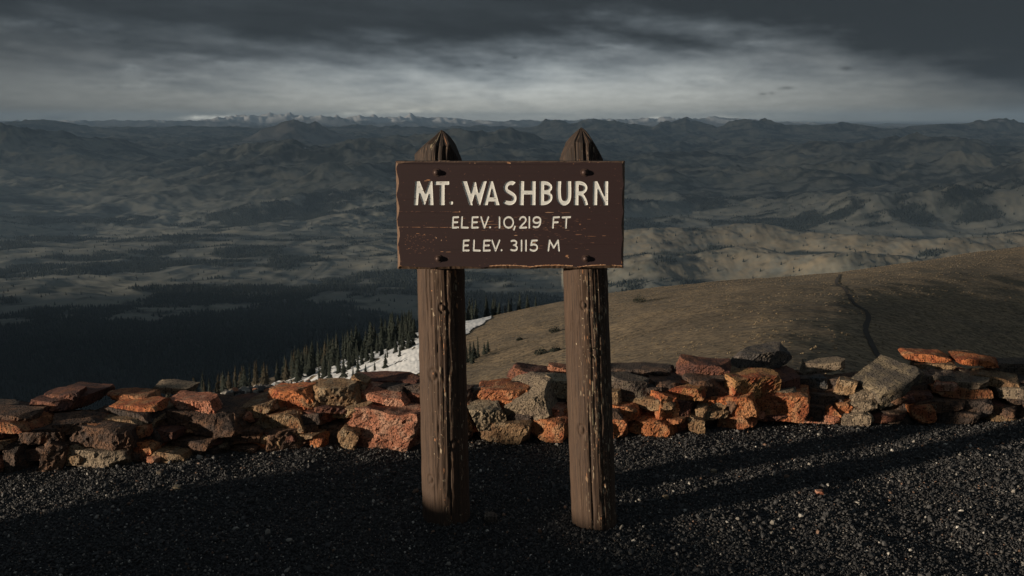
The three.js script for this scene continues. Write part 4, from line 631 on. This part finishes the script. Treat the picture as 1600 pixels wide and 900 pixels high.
{
  const line = [[1312, 429], [1308, 437], [1309, 446], [1320, 452], [1327, 462], [1332, 472], [1342, 480], [1354, 488], [1357, 498], [1353, 510], [1354, 522], [1360, 534], [1366, 546], [1372, 556], [1378, 568]];
  const pts = line.map(([px, py]) => { const { phi } = polar(px, py), r = find(px, py); return new THREE.Vector3(r * sin(phi), 0, -r * cos(phi)); });
  const c = new THREE.CatmullRomCurve3(pts), pos = [], idx = [], N = 260;
  for (let i = 0; i <= N; i++) {
    const p = c.getPoint(i / N), tg = c.getTangent(i / N), nx = -tg.z, nz = tg.x, L = hypot(nx, nz) || 1, w = 0.52 + 0.16 * n2(i / 9, 4);
    for (let k = -2; k <= 2; k++) { const x = p.x + nx / L * w * k / 2, z = p.z + nz / L * w * k / 2, phi = atan2(x, -z), r = hypot(x, z); pos.push(x, groundAt(phi, r) + 0.14, z); }
    if (i) for (let k = 0; k < 4; k++) { const a = (i - 1) * 5 + k, b = a + 5; idx.push(a, a + 1, b, a + 1, b + 1, b); }
  }
  const g = new THREE.BufferGeometry(); g.setAttribute('position', new THREE.Float32BufferAttribute(pos, 3)); g.setIndex(idx); g.computeVertexNormals();
  structure('footpath', g, std({ color: lin(0.055, 0.043, 0.033), roughness: 1 }), 'narrow dark footpath climbing the grass hillside');
}
function coniferParts(seed, h, thin, hue) {
  const r = rng(seed), pos = [], n = 22, lean = (r() - 0.5) * 0.05;
  for (let i = 0; i < n; i++) {
    const t = i / (n - 1), y = h * lerp(0.06, 0.97, t), w = h * thin * (1 - t) ** 0.85 * lerp(0.6, 1.15, r()) + h * 0.012, m = 7 + floor(r() * 3), a0 = r() * 7;
    for (let k = 0; k < m; k++) {
      if (r() < 0.2) continue;
      const a = a0 + k / m * 2 * PI + r() * 0.4, l = w * lerp(0.65, 1.2, r()), s = l * 0.42, dy = -l * lerp(0.25, 0.6, r()), cx = cos(a), cz = sin(a), th = h * 0.045, ox = lean * y;
      const tip = [cx * l + ox, y + dy, cz * l], L = [cx * l * 0.35 - cz * s + ox, y + dy * 0.3 - th * 0.3, cz * l * 0.35 + cx * s], Rr = [cx * l * 0.35 + cz * s + ox, y + dy * 0.3 - th * 0.3, cz * l * 0.35 - cx * s], base = [ox, y + th, 0];
      pos.push(...base, ...L, ...tip, ...base, ...tip, ...Rr);
    }
  }
  const crown = new THREE.BufferGeometry(); crown.setAttribute('position', new THREE.Float32BufferAttribute(pos, 3)); crown.computeVertexNormals();
  const trunk = new THREE.CylinderGeometry(h * 0.006, h * 0.02, h * 0.9, 6); trunk.translate(0, h * 0.44, 0);
  return { crown, trunk };
}
{
  const bark = std({ color: lin(0.1, 0.075, 0.055), roughness: 1 }), green = std({ color: lin(0.02, 0.026, 0.018), roughness: 1, side: THREE.DoubleSide }), dull = std({ color: lin(0.05, 0.04, 0.022), roughness: 1, side: THREE.DoubleSide });
  const kinds = []; for (let i = 0; i < 11; i++) kinds.push(coniferParts(40 + i, 10, lerp(0.1, 0.29, (i * 0.37) % 1)));
  const r = rng(88), spots = [];
  const put = (px, rad, h, set) => spots.push({ px, rad, h, set });
  for (let i = 0; i < 66; i++) { const px = lerp(255, 520, pow(r(), 0.8)), c = crestAt(px); put(px, c + lerp(-46, 24, r()), lerp(6, 13.5, r()), 'low'); }
  for (let i = 0, g = 520; i < 124; i++) { g = i % 5 ? g : lerp(452, 692, r()); const px = g + lerp(-13, 13, r()), c = crestAt(px); put(px, c + lerp(-74, 18, pow(r(), 0.5)), lerp(5, 14.5, pow(r(), 0.8)), 'snow'); }
  for (let i = 0; i < 40; i++) { const px = lerp(690, 842, pow(r(), 1.35)), c = crestAt(px); put(px, c + lerp(-7, 9, r()), lerp(5, 12, r()) * lerp(1, 0.6, sstep(770, 845, px)), 'ridge'); }
  for (const [px, py, h] of [[583, 566, 6.4], [603, 576, 5.5], [560, 583, 5.5], [571, 586, 4], [606, 560, 4.6], [538, 592, 8], [630, 548, 9], [639, 545, 7.6], [646, 541, 8.4], [552, 590, 4], [590, 553, 8.5], [597, 556, 6.5], [612, 546, 9], [619, 552, 7], [566, 571, 8], [574, 566, 7], [530, 584, 9], [546, 578, 8.5], [553, 573, 7.5], [516, 593, 8], [508, 590, 9.5], [625, 558, 5.2], [636, 533, 8], [586, 580, 3.6], [499, 597, 7.5]]) put(px, find(px, py), h, 'lone');
  for (const [px, py, h] of [[729, 567, 4.6], [735, 564, 5.4], [741, 561, 5], [747, 558, 5.6], [757, 554, 3.6], [762, 551, 3.8], [738, 568, 3.4]]) put(px, find(px, py), h, 'clump');
  const text = {
    low: ['dull brownish conifer low on the shaded slope above the left wall', 'conifers low on the shaded slope'], snow: ['dark narrow conifer in the belt along the upper edge of the snow', 'conifers along the upper edge of the snow'],
    ridge: ['small dark conifer on the ridge line behind and right of the left post', 'conifers on the ridge line between the posts'], lone: ['dark conifer standing out on the open white snow', 'conifers scattered over the snow'], clump: ['short conifer in the shadowed clump on the tan grass right of the left post', 'conifer clump on the grass hillside'],
  };
  for (const s of spots) {
    const phi = phiAt(s.px, s.rad), k = kinds[floor(r() * 11)], y = groundAt(phi, s.rad), rusty = s.set === 'low' && r() < 0.55;
    let [label, group] = text[s.set];
    if (s.set === 'low') [label, group] = rusty ? [label, 'brownish ' + group] : ['dark green conifer low on the shaded slope above the left wall', 'green ' + group];
    if (s.set === 'snow') { const [w, g] = s.px < 530 ? ['where the snow belt thins out at its left end', 'left end of the belt'] : s.px < 610 ? ['in the thick of the belt above the widest snow', 'middle of the belt'] : ['high in the belt close beside the left post', 'belt beside the left post']; label = 'dark narrow conifer ' + w; group = group + ', ' + g; }
    const t = thing('conifer', label, 'conifer', [s.rad * sin(phi), y - 0.25, -s.rad * cos(phi)], group);
    const sc = s.h / 10; t.scale.set(sc * lerp(0.85, 1.25, r()), sc, sc * lerp(0.85, 1.25, r())); t.rotation.set((r() - 0.5) * 0.12, r() * 7, (r() - 0.5) * 0.12);
    part('trunk', k.trunk, bark, t); part('crown', k.crown, rusty ? dull : green, t);
  }
  // low wind-bent bushes on the grass
  const bushes = [[866, 519, 3.2, 1.9, 'dark bent bush high on the tan grass beside the right post'], [846, 553, 3.4, 1.5, 'wide low bush on the tan grass left of the right post'], [868, 549, 2.6, 1.4, 'small low bush touching the right post in view'], [998, 472, 4.2, 2.6, 'lone dark bush near the hill crest right of the right post'], [812, 532, 1.6, 0.8, 'tiny bush in the middle of the tan slope between the posts']];
  for (const [px, py, w, h, label] of bushes) {
    const rad = find(px, py), phi = phiAt(px, rad), y = groundAt(phi, rad), t = thing('bush', label, 'bush', [rad * sin(phi), y - 0.1, -rad * cos(phi)]), q = rng(Math.round(px)), pos = [];
    for (let i = 0; i < 420; i++) { const a = q() * 2 * PI, u = sqrt(q()), v = q(), x = cos(a) * u * w * 0.5, z = sin(a) * u * w * 0.5, yy = h * v * (1 - u * u * 0.8) * lerp(0.6, 1.1, q()), s = 0.16 + 0.2 * q(); for (let k = 0; k < 3; k++) pos.push(x + (q() - 0.5) * s * 2, yy + (q() - 0.2) * s * 1.6, z + (q() - 0.5) * s * 2); }
    const g = new THREE.BufferGeometry(); g.setAttribute('position', new THREE.Float32BufferAttribute(pos, 3)); g.computeVertexNormals(); part('foliage', g, green, t);
    const st = new THREE.CylinderGeometry(0.05, 0.09, h * 0.6, 6); st.translate(0, h * 0.28, 0); part('stem', st, bark, t);
  }
}
{ // tufts and stones on the dry hillside
  const r = rng(321), blade = [], idx = [];
  for (let k = 0; k < 6; k++) { const a = k / 6 * 2 * PI, b = a + 0.8; blade.push(cos(a) * 0.5, 0, sin(a) * 0.5, cos(b) * 0.5, 0, sin(b) * 0.5, cos(a + 0.4) * 0.34 + (k % 2 ? 0.1 : -0.06), 0.55 + 0.3 * ((k * 7) % 3) / 2, sin(a + 0.4) * 0.34); }
  const tuftG = new THREE.BufferGeometry(); tuftG.setAttribute('position', new THREE.Float32BufferAttribute(blade, 3)); tuftG.computeVertexNormals();
  const N = 30000, mesh = new THREE.InstancedMesh(tuftG, std({ color: 0xffffff, roughness: 1, side: THREE.DoubleSide }), N), m = new THREE.Matrix4(), q = new THREE.Quaternion(), e = new THREE.Euler(), c = new THREE.Color();
  const cache = []; for (let i = 0; i < 420; i++) { const phi = lerp(-0.26, 0.62, i / 419); cache.push([phi, knots(phi)]); }
  let i = 0; while (i < N) {
    const [p0, Kn] = cache[floor(r() * 420)], phi = p0 + (r() - 0.5) * 0.0022, rad = sqrt(lerp(100 ** 2, 560 ** 2, r())), x = rad * sin(phi), d = rad * cos(phi);
    if (fbm(x / 14, d / 14, 3, 0.7) + 0.3 * n2(x / 55, d / 55) < lerp(-0.25, 0.2, r())) continue;
    const y = landHeight(phi, rad, Kn).h + EYE - 0.05, a = lerp(0.14, 0.42, r() ** 2), v = lerp(0.7, 1.15, r());
    e.set(0, r() * 7, 0); q.setFromEuler(e); m.compose(new THREE.Vector3(x, y, -d), q, new THREE.Vector3(a * 1.5, a * lerp(0.5, 1, r()), a * 1.5)); mesh.setMatrixAt(i, m);
    const k = r(); if (k < 0.62) c.setRGB(0.24 * v, 0.178 * v, 0.104 * v); else if (k < 0.97) c.setRGB(0.17 * v, 0.13 * v, 0.08 * v); else c.setRGB(0.3 * v, 0.25 * v, 0.18 * v);
    mesh.setColorAt(i++, c);
  }
  shade(mesh); mesh.name = 'grass_tufts'; mesh.userData = { kind: 'stuff', label: 'dry grass tufts over the tan hillside' }; scene.add(mesh);
}
{ // forest on the valley floor and the hills, too far to tell tree from tree
  const r = rng(1234), one = new THREE.ConeGeometry(0.32, 1, 5, 1, true); one.translate(0, 0.5, 0); one.deleteAttribute('uv');
  const list = []; let tries = 0;
  const cache = []; for (let i = 0; i < 560; i++) { const phi = lerp(-0.6, 0.6, i / 559); cache.push([phi, knots(phi)]); }
  while (list.length < 150000 && tries < 700000) {
    tries++; const rad = sqrt(lerp(900 ** 2, 9800 ** 2, pow(r(), 1.25))), [phi, Kn] = cache[floor(r() * 560)], ph = phi + (r() - 0.5) * 0.0021, x = rad * sin(ph), d = rad * cos(ph), f = forestMask(x, d, rad);
    if (f < 0.06 + 0.12 * r()) { if (r() > 0.012) continue; }
    const q = landHeight(ph, rad, Kn); list.push([q.x, q.h + EYE - 1, -q.d, lerp(11, 22, r())]);
  }
  const mesh = new THREE.InstancedMesh(one, std({ color: 0xffffff, roughness: 1 }), list.length), m = new THREE.Matrix4(), c = new THREE.Color();
  list.forEach(([x, y, z, h], i) => { m.makeScale(h * 0.85, h, h * 0.85).setPosition(x, y, z); mesh.setMatrixAt(i, m); const v = lerp(0.7, 1.4, r()); c.setRGB(0.02 * v, 0.026 * v, 0.021 * v); mesh.setColorAt(i, c); });
  shade(mesh); mesh.name = 'far_forest'; mesh.userData = { kind: 'stuff', label: 'dark conifer forest scattered over valley and foothills' }; scene.add(mesh);
}
{ // a broken cloud bank added out of the frame to shade the far hills
  const alt = 3700, run = (alt + 600) / tan(SUN_EL), ox = -sin(SUN_AZ) * run, od = -cos(SUN_AZ) * run, step = 220, top = [], bot = [], idx = [], id = new Map(), pos = [];
  const dens = (x, d) => { const X = x - ox, D = d - od; return sstep(5900, 8200, D + 0.3 * X + 900 * n2(X / 4000, D / 4000)) * 0.9 - 0.52 + 0.85 * fbm(X / 2600 + 12, D / 2000 + 5, 4, 0.55) - (hypot(x, d) > 22000 && atan2(x, d) > -0.64 ? 9 : 0); };
  const vert = (i, j, k) => { const q = (i * 4096 + j) * 2 + k; if (!id.has(q)) { const x = ox - 24000 + i * step, d = od + 4000 + j * step, t = max(0, dens(x, d)), th = 60 + 520 * sqrt(t); id.set(q, pos.length / 3); pos.push(x, alt + (k ? th * (0.8 + 0.5 * fbm(x / 700, d / 700, 3)) : -th * 0.35), -d); } return id.get(q); };
  const on = (i, j) => i >= 0 && j >= 0 && i < 210 && j < 190 && dens(ox - 24000 + (i + 0.5) * step, od + 4000 + (j + 0.5) * step) > 0;
  for (let i = 0; i < 210; i++) for (let j = 0; j < 190; j++) if (on(i, j)) {
    const q = [[i, j], [i + 1, j], [i + 1, j + 1], [i, j + 1]], T = q.map(([a, b]) => vert(a, b, 1)), U = q.map(([a, b]) => vert(a, b, 0));
    idx.push(T[0], T[1], T[2], T[0], T[2], T[3], U[0], U[2], U[1], U[0], U[3], U[2]);
    [[0, -1], [1, 0], [0, 1], [-1, 0]].forEach(([di, dj], e) => { if (!on(i + di, j + dj)) { const a = e, b = (e + 1) % 4; idx.push(T[b], T[a], U[a], T[b], U[a], U[b]); } });
  }
  const g = new THREE.BufferGeometry(); g.setAttribute('position', new THREE.Float32BufferAttribute(pos, 3)); g.setIndex(idx); g.computeVertexNormals();
  structure('cloud', g, std({ color: lin(0.75, 0.76, 0.78), roughness: 1, transparent: true, opacity: 0.46 }), 'unseen grey cloud bank added far out left to shade the hills');
}
renderer.render(scene, camera);
